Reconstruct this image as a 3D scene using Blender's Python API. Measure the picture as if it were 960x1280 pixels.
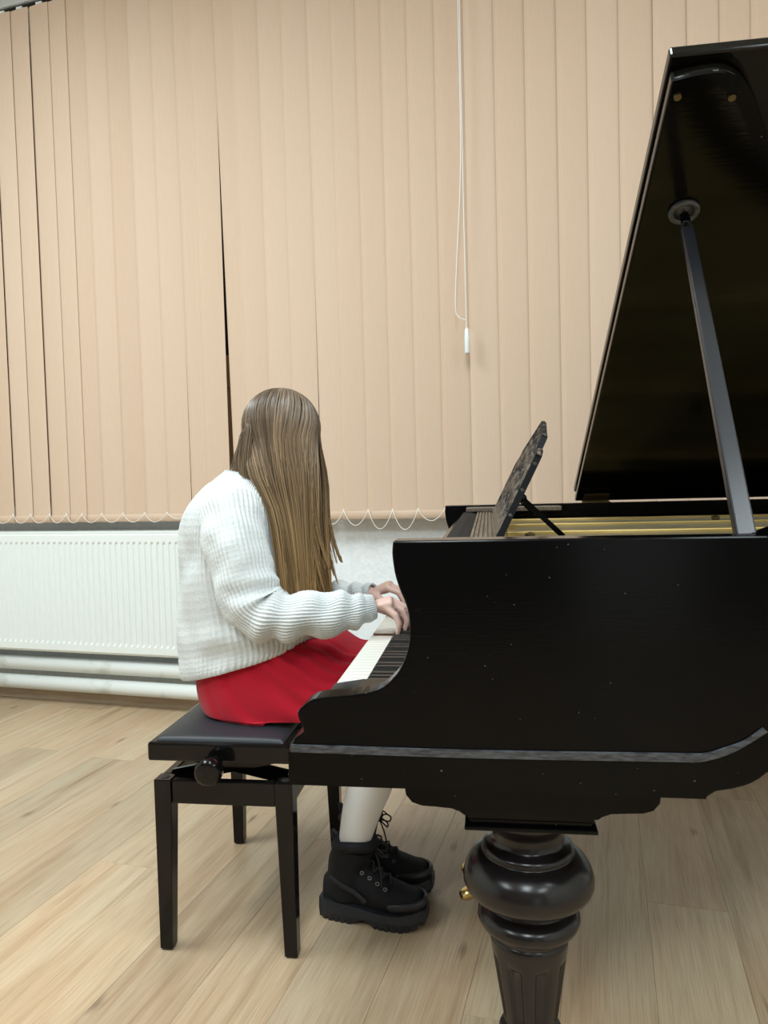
import bpy, bmesh, math, random
from mathutils import Vector, Matrix, noise

random.seed(7)
scene = bpy.context.scene
COL = scene.collection
for o in list(bpy.data.objects):
    bpy.data.objects.remove(o)

# ------------------------------------------------------------------ camera
YAW, PITCH, ROLL = math.radians(16.7), math.radians(2.5), math.radians(1.5)
cam_data = bpy.data.cameras.new('camera')
cam = bpy.data.objects.new('camera', cam_data)
COL.objects.link(cam)
scene.camera = cam
cam_data.sensor_width = 36
cam_data.lens = 920 / 1280 * 36
cam_data.clip_start = 0.05
fw = Vector((-math.sin(YAW) * math.cos(PITCH), math.cos(YAW) * math.cos(PITCH), -math.sin(PITCH)))
rt = Vector((math.cos(YAW), math.sin(YAW), 0))
up = rt.cross(fw)
rt2 = rt * math.cos(ROLL) - up * math.sin(ROLL)
up2 = up * math.cos(ROLL) + rt * math.sin(ROLL)
m = Matrix((rt2, up2, -fw)).transposed().to_4x4()
m.translation = Vector((0, 0, 1.12))
cam.matrix_world = m

# ------------------------------------------------------------------ world and lights
wd = bpy.data.worlds.new('night')
scene.world = wd
wd.use_nodes = True
wd.node_tree.nodes['Background'].inputs[0].default_value = (0.02, 0.025, 0.04, 1)
wd.node_tree.nodes['Background'].inputs[1].default_value = 0.3
CEIL = 3.75

def lamp(x, y, power, sx=0.5, sy=1.3, z=CEIL - 0.06):
    d = bpy.data.lights.new('ceiling_lamp_light', 'AREA')
    d.shape = 'RECTANGLE'
    d.size, d.size_y = sx, sy
    d.energy = power
    d.color = (0.885, 1.0, 1.04)
    o = bpy.data.objects.new('ceiling_lamp_light', d)
    COL.objects.link(o)
    o.location = (x, y, z)

lamp(-2.5, 0.9, 95)
lamp(-2.5, -1.6, 58)
lamp(-0.2, 0.6, 60)
lamp(0.0, -1.6, 70)
lamp(1.9, 0.6, 45)
lamp(1.9, -1.6, 45)

scene.view_settings.view_transform = 'Standard'
scene.view_settings.look = 'None'
scene.view_settings.gamma = 1
scene.view_settings.use_curve_mapping = False
scene.view_settings.exposure = -0.12

# ------------------------------------------------------------------ materials
MATS = {}

def mat(name, col, rough=0.5, metal=0.0, spec=0.5, coat=0.0, sheen=0.0):
    mt = bpy.data.materials.new(name)
    mt.use_nodes = True
    b = mt.node_tree.nodes['Principled BSDF']
    b.inputs['Base Color'].default_value = (*col, 1)
    b.inputs['Roughness'].default_value = rough
    b.inputs['Metallic'].default_value = metal
    b.inputs['Specular IOR Level'].default_value = spec
    b.inputs['Coat Weight'].default_value = coat
    b.inputs['Coat Roughness'].default_value = 0.05
    b.inputs['Sheen Weight'].default_value = sheen
    MATS[name] = mt
    return mt

def nodes(mt):
    nt = mt.node_tree
    return nt, nt.nodes, nt.links, nt.nodes['Principled BSDF']

def add_noise(mt, scale=(1, 1, 1), nscale=20, detail=4, c0=None, c1=None, bump=0.0, dist=0.002, coord='Object', lo=0.35, hi=0.65):
    nt, N, Lk, b = nodes(mt)
    tc = N.new('ShaderNodeTexCoord')
    mp = N.new('ShaderNodeMapping')
    mp.inputs['Scale'].default_value = scale
    Lk.new(tc.outputs[coord], mp.inputs[0])
    nz = N.new('ShaderNodeTexNoise')
    nz.inputs['Scale'].default_value = nscale
    nz.inputs['Detail'].default_value = detail
    Lk.new(mp.outputs[0], nz.inputs['Vector'])
    if c0:
        r = N.new('ShaderNodeValToRGB')
        r.color_ramp.elements[0].position = lo
        r.color_ramp.elements[1].position = hi
        r.color_ramp.elements[0].color = (*c0, 1)
        r.color_ramp.elements[1].color = (*c1, 1)
        Lk.new(nz.outputs['Fac'], r.inputs[0])
        Lk.new(r.outputs[0], b.inputs['Base Color'])
    if bump:
        bp = N.new('ShaderNodeBump')
        bp.inputs['Strength'].default_value = bump
        bp.inputs['Distance'].default_value = dist
        Lk.new(nz.outputs['Fac'], bp.inputs['Height'])
        Lk.new(bp.outputs[0], b.inputs['Normal'])
    return nz

# piano lacquer: deep black, fine horizontal grain relief, a few pale nicks
def lacquer(name, col=(0.0016, 0.0016, 0.002), rough=0.15, grain=0.10, nick=True, spec=0.14):
    mt = mat(name, col, rough, spec=spec)
    nt, N, Lk, b = nodes(mt)
    add_noise(mt, (3, 3, 90), 4, 3, bump=grain, dist=0.0012)
    if nick:
        tc = N.new('ShaderNodeTexCoord')
        mp = N.new('ShaderNodeMapping')
        mp.inputs['Scale'].default_value = (170, 170, 240)
        Lk.new(tc.outputs['Object'], mp.inputs[0])
        vo = N.new('ShaderNodeTexNoise')
        vo.inputs['Scale'].default_value = 1.0
        vo.inputs['Detail'].default_value = 0
        Lk.new(mp.outputs[0], vo.inputs['Vector'])
        r = N.new('ShaderNodeValToRGB')
        r.color_ramp.elements[0].position = 0.845
        r.color_ramp.elements[1].position = 0.875
        r.color_ramp.elements[0].color = (*col, 1)
        r.color_ramp.elements[1].color = (0.10, 0.095, 0.09, 1)
        Lk.new(vo.outputs['Fac'], r.inputs[0])
        Lk.new(r.outputs[0], b.inputs['Base Color'])
    return mt

lacquer('black_lacquer')
lacquer('lid_lacquer', (0.003, 0.0027, 0.002), 0.12, 0.14, nick=False, spec=0.25)
lacquer('leg_lacquer', (0.0085, 0.0065, 0.0065), 0.24, 0.03, nick=False, spec=0.4)
lacquer('bench_lacquer', (0.004, 0.0035, 0.0035), 0.12, 0.0, nick=False, spec=0.3)
mat('worn_trim', (0.045, 0.05, 0.06), 0.38)
add_noise(MATS['worn_trim'], (4, 4, 20), 14, 5, (0.02, 0.022, 0.027), (0.075, 0.08, 0.09), 0.1)
mat('worn_edge', (0.012, 0.013, 0.017), 0.25)
mat('gold_paint', (0.55, 0.40, 0.15), 0.42, metal=0.55)
add_noise(MATS['gold_paint'], (1, 6, 1), 3, 3, (0.46, 0.33, 0.11), (0.62, 0.47, 0.19))
mat('steel_string', (0.5, 0.48, 0.42), 0.3, metal=1)
mat('brass', (0.75, 0.55, 0.22), 0.25, metal=1)
mat('dull_brass', (0.16, 0.12, 0.06), 0.45, metal=0.8)
mat('ivory', (0.78, 0.77, 0.70), 0.28)
mat('ebony', (0.010, 0.009, 0.009), 0.3)
mat('key_wood', (0.20, 0.10, 0.045), 0.6)
mat('shelf_wood', (0.10, 0.075, 0.055), 0.45)
add_noise(MATS['shelf_wood'], (20, 2, 20), 5, 4, (0.07, 0.052, 0.038), (0.15, 0.115, 0.088))
mat('fret_wood', (0.035, 0.028, 0.022), 0.45)
add_noise(MATS['fret_wood'], (1, 1, 1), 55, 4, (0.006, 0.005, 0.004), (0.12, 0.095, 0.075), lo=0.42, hi=0.62)  # carving's dark holes and bright highlights painted in as colour noise
mat('matte_black', (0.008, 0.009, 0.011), 0.7, spec=0.2)
mat('leather', (0.016, 0.019, 0.024), 0.5)
add_noise(MATS['leather'], (1, 1, 1), 450, 2, bump=0.18, dist=0.0006)
mat('skin', (0.62, 0.41, 0.35), 0.5)
MATS['skin'].node_tree.nodes['Principled BSDF'].inputs['Subsurface Weight'].default_value = 0.12
MATS['skin'].node_tree.nodes['Principled BSDF'].inputs['Subsurface Radius'].default_value = (0.012, 0.004, 0.002)
mat('lips', (0.5, 0.16, 0.15), 0.4)
mat('eye_white', (0.75, 0.74, 0.72), 0.2)
mat('iris', (0.06, 0.09, 0.12), 0.2)
mat('knit', (0.62, 0.645, 0.645), 0.95, spec=0.15, sheen=0.25)
add_noise(MATS['knit'], (1, 1, 1), 230, 2, bump=0.5, dist=0.003)
mat('skirt_cloth', (0.43, 0.006, 0.022), 0.85, spec=0.2, sheen=0.15)
add_noise(MATS['skirt_cloth'], (1, 1, 1), 600, 2, bump=0.15, dist=0.0008)
mat('tights', (0.68, 0.66, 0.64), 0.85, spec=0.2)
mat('boot_fabric', (0.006, 0.006, 0.008), 0.75, spec=0.3)
add_noise(MATS['boot_fabric'], (1, 1, 1), 130, 3, bump=0.35, dist=0.002)
mat('boot_trim', (0.010, 0.010, 0.016), 0.45)
mat('boot_rubber', (0.012, 0.014, 0.019), 0.55)
mat('boot_lace', (0.012, 0.012, 0.013), 0.8)
mat('grey_metal', (0.25, 0.25, 0.26), 0.4, metal=0.8)
mat('radiator_enamel', (0.80, 0.85, 0.83), 0.3)
mat('pipe_paint', (0.78, 0.82, 0.80), 0.4)
add_noise(MATS['pipe_paint'], (1, 1, 1), 9, 8, (0.62, 0.64, 0.60), (0.80, 0.84, 0.82), 0.1, 0.002, lo=0.28, hi=0.42)
mat('plaster', (0.76, 0.80, 0.82), 0.9)
add_noise(MATS['plaster'], (1, 1, 1), 55, 6, (0.80, 0.845, 0.865), (0.88, 0.91, 0.925), 0.55, 0.006)
mat('room_paint', (0.74, 0.74, 0.70), 0.9)
mat('darkened_wall_paint', (0.16, 0.14, 0.12), 0.7)  # unseen front wall, darkened so the lacquer reflects less light
mat('ceiling_paint', (0.72, 0.73, 0.72), 0.9)
mat('window_wood', (0.34, 0.20, 0.10), 0.5)
add_noise(MATS['window_wood'], (12, 12, 1), 5, 4, (0.28, 0.16, 0.08), (0.40, 0.25, 0.13))
mat('sill_board', (0.45, 0.38, 0.31), 0.6)
mat('skirting_wood', (0.40, 0.30, 0.20), 0.5)
add_noise(MATS['skirting_wood'], (1, 12, 12), 4, 4, (0.34, 0.25, 0.165), (0.45, 0.345, 0.235))
mat('plastic_white', (0.80, 0.84, 0.84), 0.35)
mat('rail_metal', (0.62, 0.65, 0.66), 0.35, metal=0.3)
mat('rail_dark', (0.05, 0.055, 0.06), 0.6)
mat('cord_white', (0.80, 0.78, 0.73), 0.7)

# window glass: dark night pane
g = mat('night_glass', (0.02, 0.022, 0.025), 0.04)
g.node_tree.nodes['Principled BSDF'].inputs['Transmission Weight'].default_value = 0.85

# blind fabric: peach cloth, faint vertical weave
def blind_fabric():
    mt = mat('blind_fabric', (0.74, 0.52, 0.37), 0.85, spec=0.2)
    nt, N, Lk, b = nodes(mt)
    tc = N.new('ShaderNodeTexCoord')
    mp = N.new('ShaderNodeMapping'); mp.inputs['Scale'].default_value = (300, 300, 12)
    Lk.new(tc.outputs['Object'], mp.inputs[0])
    nz = N.new('ShaderNodeTexNoise'); nz.inputs['Scale'].default_value = 1; nz.inputs['Detail'].default_value = 3
    Lk.new(mp.outputs[0], nz.inputs['Vector'])
    oi = N.new('ShaderNodeObjectInfo')
    r = N.new('ShaderNodeValToRGB')
    r.color_ramp.elements[0].color = (0.735, 0.545, 0.405, 1)
    r.color_ramp.elements[1].color = (0.775, 0.590, 0.450, 1)
    Lk.new(oi.outputs['Random'], r.inputs[0])
    mx = N.new('ShaderNodeMixRGB'); mx.blend_type = 'MULTIPLY'; mx.inputs[0].default_value = 0.10
    Lk.new(r.outputs[0], mx.inputs[1]); Lk.new(nz.outputs['Fac'], mx.inputs[2])
    Lk.new(mx.outputs[0], b.inputs['Base Color'])
    tr = N.new('ShaderNodeBsdfTranslucent'); Lk.new(mx.outputs[0], tr.inputs[0])
    ms = N.new('ShaderNodeMixShader'); ms.inputs[0].default_value = 0.12
    Lk.new(b.outputs[0], ms.inputs[1]); Lk.new(tr.outputs[0], ms.inputs[2])
    Lk.new(ms.outputs[0], N['Material Output'].inputs[0])
    bp = N.new('ShaderNodeBump'); bp.inputs['Strength'].default_value = 0.08; bp.inputs['Distance'].default_value = 0.001
    Lk.new(nz.outputs['Fac'], bp.inputs['Height']); Lk.new(bp.outputs[0], b.inputs['Normal'])
blind_fabric()

# laminate plank: oak grain along the board, knots, tone differing from board to board
def plank_material():
    mt = mat('oak_laminate', (0.5, 0.4, 0.3), 0.36, spec=0.4)
    nt, N, Lk, b = nodes(mt)
    tc = N.new('ShaderNodeTexCoord')
    oi = N.new('ShaderNodeObjectInfo')
    mul = N.new('ShaderNodeMath'); mul.operation = 'MULTIPLY'; mul.inputs[1].default_value = 37.0
    Lk.new(oi.outputs['Random'], mul.inputs[0])
    comb = N.new('ShaderNodeCombineXYZ')
    Lk.new(mul.outputs[0], comb.inputs[0]); Lk.new(mul.outputs[0], comb.inputs[1])
    add = N.new('ShaderNodeVectorMath'); add.operation = 'ADD'
    Lk.new(tc.outputs['Object'], add.inputs[0]); Lk.new(comb.outputs[0], add.inputs[1])
    def noise_at(scale, s, det, dis=0.0):
        mp = N.new('ShaderNodeMapping'); mp.inputs['Scale'].default_value = scale
        Lk.new(add.outputs[0], mp.inputs[0])
        n = N.new('ShaderNodeTexNoise'); n.inputs['Scale'].default_value = s
        n.inputs['Detail'].default_value = det; n.inputs['Distortion'].default_value = dis
        Lk.new(mp.outputs[0], n.inputs['Vector'])
        return n
    streak = noise_at((16, 0.7, 1), 2.0, 8, 0.9)
    fine = noise_at((190, 3.5, 1), 2.0, 5)
    blot = noise_at((5, 1.2, 1), 1.0, 3)
    r1 = N.new('ShaderNodeValToRGB')
    e = r1.color_ramp.elements
    e[0].position, e[0].color = 0.22, (0.36, 0.26, 0.165, 1)
    e[1].position, e[1].color = 0.66, (0.545, 0.435, 0.305, 1)
    n2 = e.new(0.44); n2.color = (0.50, 0.385, 0.255, 1)
    Lk.new(streak.outputs['Fac'], r1.inputs[0])
    r2 = N.new('ShaderNodeValToRGB')
    r2.color_ramp.elements[0].position, r2.color_ramp.elements[0].color = 0.38, (0.70, 0.67, 0.64, 1)
    r2.color_ramp.elements[1].position, r2.color_ramp.elements[1].color = 0.56, (1, 1, 1, 1)
    Lk.new(fine.outputs['Fac'], r2.inputs[0])
    m1 = N.new('ShaderNodeMixRGB'); m1.blend_type = 'MULTIPLY'; m1.inputs[0].default_value = 0.55
    Lk.new(r1.outputs[0], m1.inputs[1]); Lk.new(r2.outputs[0], m1.inputs[2])
    r3 = N.new('ShaderNodeValToRGB')
    r3.color_ramp.elements[0].position, r3.color_ramp.elements[0].color = 0.36, (1.0, 0.90, 0.84, 1)
    r3.color_ramp.elements[1].position, r3.color_ramp.elements[1].color = 0.64, (1, 1, 0.98, 1)
    Lk.new(blot.outputs['Fac'], r3.inputs[0])
    m2 = N.new('ShaderNodeMixRGB'); m2.blend_type = 'MULTIPLY'; m2.inputs[0].default_value = 1
    Lk.new(m1.outputs[0], m2.inputs[1]); Lk.new(r3.outputs[0], m2.inputs[2])
    # knots
    mpk = N.new('ShaderNodeMapping'); mpk.inputs['Scale'].default_value = (2.9, 1.15, 0)
    Lk.new(add.outputs[0], mpk.inputs[0])
    vo = N.new('ShaderNodeTexVoronoi'); vo.voronoi_dimensions = '2D'; vo.inputs['Scale'].default_value = 1.0
    Lk.new(mpk.outputs[0], vo.inputs['Vector'])
    rk = N.new('ShaderNodeValToRGB')
    rk.color_ramp.elements[0].position, rk.color_ramp.elements[0].color = 0.012, (0.35, 0.31, 0.28, 1)
    rk.color_ramp.elements[1].position, rk.color_ramp.elements[1].color = 0.048, (1, 1, 1, 1)
    dn = N.new('ShaderNodeMath'); dn.operation = 'MULTIPLY_ADD'; dn.inputs[1].default_value = 0.10; dn.inputs[2].default_value = -0.045
    Lk.new(fine.outputs['Fac'], dn.inputs[0])
    dsum = N.new('ShaderNodeMath'); dsum.operation = 'ADD'
    Lk.new(vo.outputs['Distance'], dsum.inputs[0]); Lk.new(dn.outputs[0], dsum.inputs[1])
    Lk.new(dsum.outputs[0], rk.inputs[0])
    m3 = N.new('ShaderNodeMixRGB'); m3.blend_type = 'MULTIPLY'; m3.inputs[0].default_value = 0.75
    Lk.new(m2.outputs[0], m3.inputs[1]); Lk.new(rk.outputs[0], m3.inputs[2])
    crack = noise_at((34, 1.6, 1), 1.0, 2, 0.5)
    rc = N.new('ShaderNodeValToRGB')
    rc.color_ramp.elements[0].position, rc.color_ramp.elements[0].color = 0.70, (1, 1, 1, 1)
    rc.color_ramp.elements[1].position, rc.color_ramp.elements[1].color = 0.78, (0.55, 0.5, 0.46, 1)
    Lk.new(crack.outputs['Fac'], rc.inputs[0])
    m4 = N.new('ShaderNodeMixRGB'); m4.blend_type = 'MULTIPLY'; m4.inputs[0].default_value = 0.8
    Lk.new(m3.outputs[0], m4.inputs[1]); Lk.new(rc.outputs[0], m4.inputs[2])
    m3 = m4
    hsv = N.new('ShaderNodeHueSaturation')
    mr = N.new('ShaderNodeMapRange'); mr.inputs['To Min'].default_value = 0.84; mr.inputs['To Max'].default_value = 1.08
    Lk.new(oi.outputs['Random'], mr.inputs[0]); Lk.new(mr.outputs[0], hsv.inputs['Value'])
    Lk.new(m3.outputs[0], hsv.inputs['Color'])
    Lk.new(hsv.outputs[0], b.inputs['Base Color'])
    bp = N.new('ShaderNodeBump'); bp.inputs['Strength'].default_value = 0.12; bp.inputs['Distance'].default_value = 0.001
    Lk.new(fine.outputs['Fac'], bp.inputs['Height']); Lk.new(bp.outputs[0], b.inputs['Normal'])
plank_material()

# hair: brown at the roots, golden towards the tips (stored along each strand)
def hair_material():
    mt = mat('hair', (0.2, 0.14, 0.08), 0.38, spec=0.35)
    nt, N, Lk, b = nodes(mt)
    at = N.new('ShaderNodeAttribute'); at.attribute_name = 'Col'
    Lk.new(at.outputs['Color'], b.inputs['Base Color'])
    b.inputs['Anisotropic'].default_value = 0.4
hair_material()

# ------------------------------------------------------------------ frames and mesh helpers
PA = math.radians(8.6)                       # the piano, the bench and the player stand turned to the wall
PO = Vector((-0.4924, 1.0806, 0))
PX = Vector((math.cos(PA), math.sin(PA), 0))
PYV = Vector((-math.sin(PA), math.cos(PA), 0))
BASE = {}

def root(name, label, cat, base, turned=True, group=None):
    o = bpy.data.objects.new(name, None)
    COL.objects.link(o)
    o.empty_display_size = 0.1
    b = Vector(base)
    if turned:
        o.location = PO + PX * b.x + PYV * b.y + Vector((0, 0, b.z))
        o.rotation_euler = (0, 0, PA)
    else:
        o.location = b
    o['label'] = label
    o['category'] = cat
    if group:
        o['group'] = group
    BASE[o.name] = b
    return o

def link(name, me, material, parent=None, loc=None, smooth=False, bevel=0, angle=None, sub=0):
    o = bpy.data.objects.new(name, me)
    COL.objects.link(o)
    if material and not me.materials:
        me.materials.append(MATS[material])
    if smooth:
        for p in me.polygons:
            p.use_smooth = True
    if parent is not None:
        o.parent = parent
        BASE[o.name] = BASE[parent.name]
    if loc is not None:
        o.location = loc
    if bevel:
        md = o.modifiers.new('bevel', 'BEVEL')
        md.width = bevel; md.segments = 2; md.limit_method = 'ANGLE'
        md.angle_limit = math.radians(35)
    if sub:
        md = o.modifiers.new('sub', 'SUBSURF'); md.levels = sub; md.render_levels = sub
    return o

def part(name, geo, material, parent, **k):
    """geo = (verts, faces) in the frame of the thing's root, base subtracted here"""
    v, f = geo
    b = BASE[parent.name]
    me = bpy.data.meshes.new(name)
    me.from_pydata([(p[0] - b.x, p[1] - b.y, p[2] - b.z) for p in v], [], f)
    me.validate()
    bm = bmesh.new(); bm.from_mesh(me)
    bmesh.ops.recalc_face_normals(bm, faces=bm.faces)
    bm.to_mesh(me); bm.free()
    return link(name, me, material, parent, **k)

def struct(name, geo, material, **k):
    v, f = geo
    me = bpy.data.meshes.new(name)
    me.from_pydata(v, [], f)
    bm = bmesh.new(); bm.from_mesh(me)
    bmesh.ops.recalc_face_normals(bm, faces=bm.faces)
    bm.to_mesh(me); bm.free()
    o = link(name, me, material, **k)
    o['kind'] = 'structure'
    BASE[o.name] = Vector((0, 0, 0))
    return o

def join(*gs):
    V, F = [], []
    for v, f in gs:
        n = len(V)
        V += [tuple(p) for p in v]
        F += [tuple(i + n for i in q) for q in f]
    return V, F

def box(x0, x1, y0, y1, z0, z1):
    v = [(x, y, z) for z in (z0, z1) for y in (y0, y1) for x in (x0, x1)]
    return v, [(0, 2, 3, 1), (4, 5, 7, 6), (0, 1, 5, 4), (2, 6, 7, 3), (0, 4, 6, 2), (1, 3, 7, 5)]

def prism(poly, a0, a1, fn):
    """poly of 2-D points, swept from a0 to a1; fn(u, v, a) -> point"""
    n = len(poly)
    v = [fn(u, w_, a0) for u, w_ in poly] + [fn(u, w_, a1) for u, w_ in poly]
    f = [tuple(range(n - 1, -1, -1)), tuple(range(n, 2 * n))]
    f += [(i, (i + 1) % n, n + (i + 1) % n, n + i) for i in range(n)]
    return v, f

XZ = lambda u, w_, a: (u, a, w_)
XY = lambda u, w_, a: (u, w_, a)
YZ = lambda u, w_, a: (a, u, w_)

def bar(p0, p1, w_, h, w2=None, h2=None, upv=(0, 0, 1)):
    p0, p1 = Vector(p0), Vector(p1)
    d = (p1 - p0).normalized()
    s = d.cross(Vector(upv))
    if s.length < 1e-4:
        s = d.cross(Vector((1, 0, 0)))
    s.normalize()
    t = s.cross(d)
    w2 = w_ if w2 is None else w2
    h2 = h if h2 is None else h2
    v = []
    for p, a, c in ((p0, w_, h), (p1, w2, h2)):
        for i, j in ((-1, -1), (1, -1), (1, 1), (-1, 1)):
            v.append(p + s * (i * a / 2) + t * (j * c / 2))
    return v, [(0, 1, 2, 3), (7, 6, 5, 4)] + [(i, (i + 1) % 4 + 0, (i + 1) % 4 + 4, i + 4) for i in range(4)]

def lathe(prof, cx, cy, n=48, flute=None):
    """prof of (r, z); flute(z, r, ang) gives a radius"""
    v, f = [], []
    for r, z in prof:
        for i in range(n):
            a = 2 * math.pi * i / n
            rr = flute(z, r, a) if flute else r
            v.append((cx + rr * math.cos(a), cy + rr * math.sin(a), z))
    for k in range(len(prof) - 1):
        for i in range(n):
            j = (i + 1) % n
            f.append((k * n + i, k * n + j, (k + 1) * n + j, (k + 1) * n + i))
    f.append(tuple(range(n - 1, -1, -1)))
    f.append(tuple((len(prof) - 1) * n + i for i in range(n)))
    return v, f

def catmull(pts, n):
    pts = [Vector(p) for p in pts]
    P = [pts[0] * 2 - pts[1]] + pts + [pts[-1] * 2 - pts[-2]]
    out = []
    segs = len(pts) - 1
    for k in range(n + 1):
        t = k / n * segs
        i = min(int(t), segs - 1)
        t -= i
        a, b, c, d = P[i], P[i + 1], P[i + 2], P[i + 3]
        out.append(0.5 * ((2 * b) + (c - a) * t + (2 * a - 5 * b + 4 * c - d) * t * t + (3 * b - a - 3 * c + d) * t ** 3))
    return out

def tube(pts, rad, n=8, caps=True, flat=1.0, side=None):
    """tube through points; rad a number or list; flat squeezes along the second axis"""
    pts = [Vector(p) for p in pts]
    m_ = len(pts)
    if not isinstance(rad, (list, tuple)):
        rad = [rad] * m_
    v, f = [], []
    prev = None
    for k, p in enumerate(pts):
        d = (pts[min(k + 1, m_ - 1)] - pts[max(k - 1, 0)]).normalized()
        if prev is None:
            ref = Vector(side) if side else (Vector((0, 0, 1)) if abs(d.z) < 0.9 else Vector((1, 0, 0)))
        else:
            ref = prev
        s = (ref - d * ref.dot(d)).normalized()
        prev = s
        t = d.cross(s)
        for i in range(n):
            a = 2 * math.pi * i / n
            v.append(p + s * (math.cos(a) * rad[k]) + t * (math.sin(a) * rad[k] * flat))
    for k in range(m_ - 1):
        for i in range(n):
            j = (i + 1) % n
            f.append((k * n + i, k * n + j, (k + 1) * n + j, (k + 1) * n + i))
    if caps:
        f.append(tuple(range(n - 1, -1, -1)))
        f.append(tuple((m_ - 1) * n + i for i in range(n)))
    return v, f

def ball(c, r, nu=16, nv=10, rot=None):
    if not isinstance(r, (tuple, list)):
        r = (r, r, r)
    v, f = [], []
    for j in range(nv + 1):
        th = math.pi * j / nv
        for i in range(nu):
            ph = 2 * math.pi * i / nu
            p = Vector((r[0] * math.sin(th) * math.cos(ph), r[1] * math.sin(th) * math.sin(ph), r[2] * math.cos(th)))
            if rot:
                p = rot @ p
            v.append((c[0] + p.x, c[1] + p.y, c[2] + p.z))
    for j in range(nv):
        for i in range(nu):
            k = (i + 1) % nu
            f.append((j * nu + i, (j + 1) * nu + i, (j + 1) * nu + k, j * nu + k))
    return v, f

def lerp(a, b, t):
    return a + (b - a) * t

def interp(keys, t):
    """keys [(t, value tuple)] smooth interpolation"""
    for (t0, a), (t1, b) in zip(keys, keys[1:]):
        if t <= t1:
            s = (t - t0) / (t1 - t0)
            s = max(0, min(1, s))
            return tuple(lerp(x, y, s) for x, y in zip(a, b))
    return keys[-1][1]

# ================================================================== THE ROOM
X0, X1, Y0, YW = -4.4, 3.0, -3.2, 3.21
struct('wall_left', box(X0 - 0.1, X0, Y0, YW, 0, CEIL), 'room_paint')
struct('wall_right', box(X1, X1 + 0.1, Y0, YW, 0, CEIL), 'room_paint')
struct('wall_front', box(X0 - 0.1, X1 + 0.1, Y0 - 0.1, Y0, 0, CEIL), 'darkened_wall_paint')
struct('ceiling', box(X0 - 0.1, X1 + 0.1, Y0 - 0.1, YW + 0.3, CEIL, CEIL + 0.1), 'ceiling_paint')
reflection_door = struct('reflection_door_1', box(1.15, 2.0, Y0, Y0 + 0.03, 0.0, 2.06), 'radiator_enamel', bevel=0.004)  # unseen pale door, added for its reflection in the piano side
part('door_panel', box(1.28, 1.87, Y0 + 0.03, Y0 + 0.038, 0.2, 0.95), 'radiator_enamel', reflection_door, bevel=0.004)
part('door_panel', box(1.28, 1.87, Y0 + 0.03, Y0 + 0.038, 1.1, 1.92), 'radiator_enamel', reflection_door, bevel=0.004)
part('door_handle', box(1.19, 1.30, Y0 + 0.03, Y0 + 0.07, 1.02, 1.04), 'rail_metal', reflection_door)
# window wall: parapet below, lintel above, piers at the ends
WX0, WX1, WZ0, WZ1 = -4.0, 2.4, 1.03, 3.42
struct('wall_back', join(
    box(X0, X1, YW, YW + 0.25, 0, WZ0), box(X0, X1, YW, YW + 0.25, WZ1, CEIL),
    box(X0, WX0, YW, YW + 0.25, WZ0, WZ1), box(WX1, X1, YW, YW + 0.25, WZ0, WZ1)), 'plaster')
win = struct('window_1', join(
    *[box(x - 0.06, x + 0.06, 3.33, 3.41, WZ0, WZ1) for x in (WX0 + 0.06, -2.9, -0.4, 0.9, WX1 - 0.06)],
    box(-1.87, -1.75, 3.33, 3.41, WZ0, 1.70), box(-1.66, -1.54, 3.33, 3.41, 1.70, WZ1),
    box(WX0, WX1, 3.33, 3.41, WZ0, WZ0 + 0.1), box(WX0, WX1, 3.33, 3.41, WZ1 - 0.1, WZ1),
    box(WX0, WX1, 3.32, 3.41, 1.60, 1.76)), 'window_wood', bevel=0.004)
for za, zb, cuts in ((WZ0 + 0.1, 1.60, (-1.87, -1.75)), (1.76, WZ1 - 0.1, (-1.66, -1.54))):
    for xa, xb in ((WX0 + 0.12, -2.96), (-2.84, cuts[0]), (cuts[1], -0.46), (-0.34, 0.84), (0.96, WX1 - 0.12)):
        part('pane', box(xa, xb, 3.365, 3.373, za, zb), 'night_glass', win)
struct('trim_1', box(WX0, WX1, YW + 0.005, 3.33, WZ0, WZ0 + 0.015), 'sill_board', bevel=0.003)
struct('baseboard_back', prism([(YW, 0), (YW - 0.018, 0), (YW - 0.018, 0.05), (YW - 0.008, 0.062), (YW, 0.062)], X0, X1, YZ), 'skirting_wood')

# floor: subfloor with every laminate board a piece of its own
floor = struct('floor', box(X0, X1, Y0, YW, -0.06, -0.009), 'skirting_wood')
PW, PLEN = 0.195, 1.38
def plank_mesh(L):
    c = 0.0005
    g_ = 0.0003
    x0, x1, y0, y1 = g_, PW - g_, g_, L - g_
    v = [(x0, y0, -0.009), (x1, y0, -0.009), (x1, y1, -0.009), (x0, y1, -0.009),
         (x0, y0, -c * .6), (x1, y0, -c * .6), (x1, y1, -c * .6), (x0, y1, -c * .6),
         (x0 + c, y0 + c, 0), (x1 - c, y0 + c, 0), (x1 - c, y1 - c, 0), (x0 + c, y1 - c, 0)]
    f = [(8, 9, 10, 11)]
    for a in (0, 4):
        f += [(a + i, a + (i + 1) % 4, a + 4 + (i + 1) % 4, a + 4 + i) for i in range(4)]
    me = bpy.data.meshes.new('plank')
    me.from_pydata(v, [], f)
    me.materials.append(MATS['oak_laminate'])
    return me
full = plank_mesh(PLEN)
known = {0: 1.99, -13: 2.565, -12: 2.05, -8: 1.819, -9: 2.42, -1: 1.35, 1: 2.7, -10: 1.55}
rng = random.Random(3)
for k in range(-23, 15):
    x = 0.0933 + k * PW
    if x < X0 or x + PW > X1 + 0.02:
        continue
    joint = known.get(k, rng.uniform(0, PLEN))
    y = joint
    while y > -1.0:
        y -= PLEN
    while y < YW:
        a, b = max(y, -1.4), min(y + PLEN, YW)
        if b - a > 0.02:
            me = full if abs(b - a - PLEN) < 1e-6 else plank_mesh(b - a)
            link('plank', me, None, floor, loc=(x, a, 0))
        y += PLEN
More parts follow.
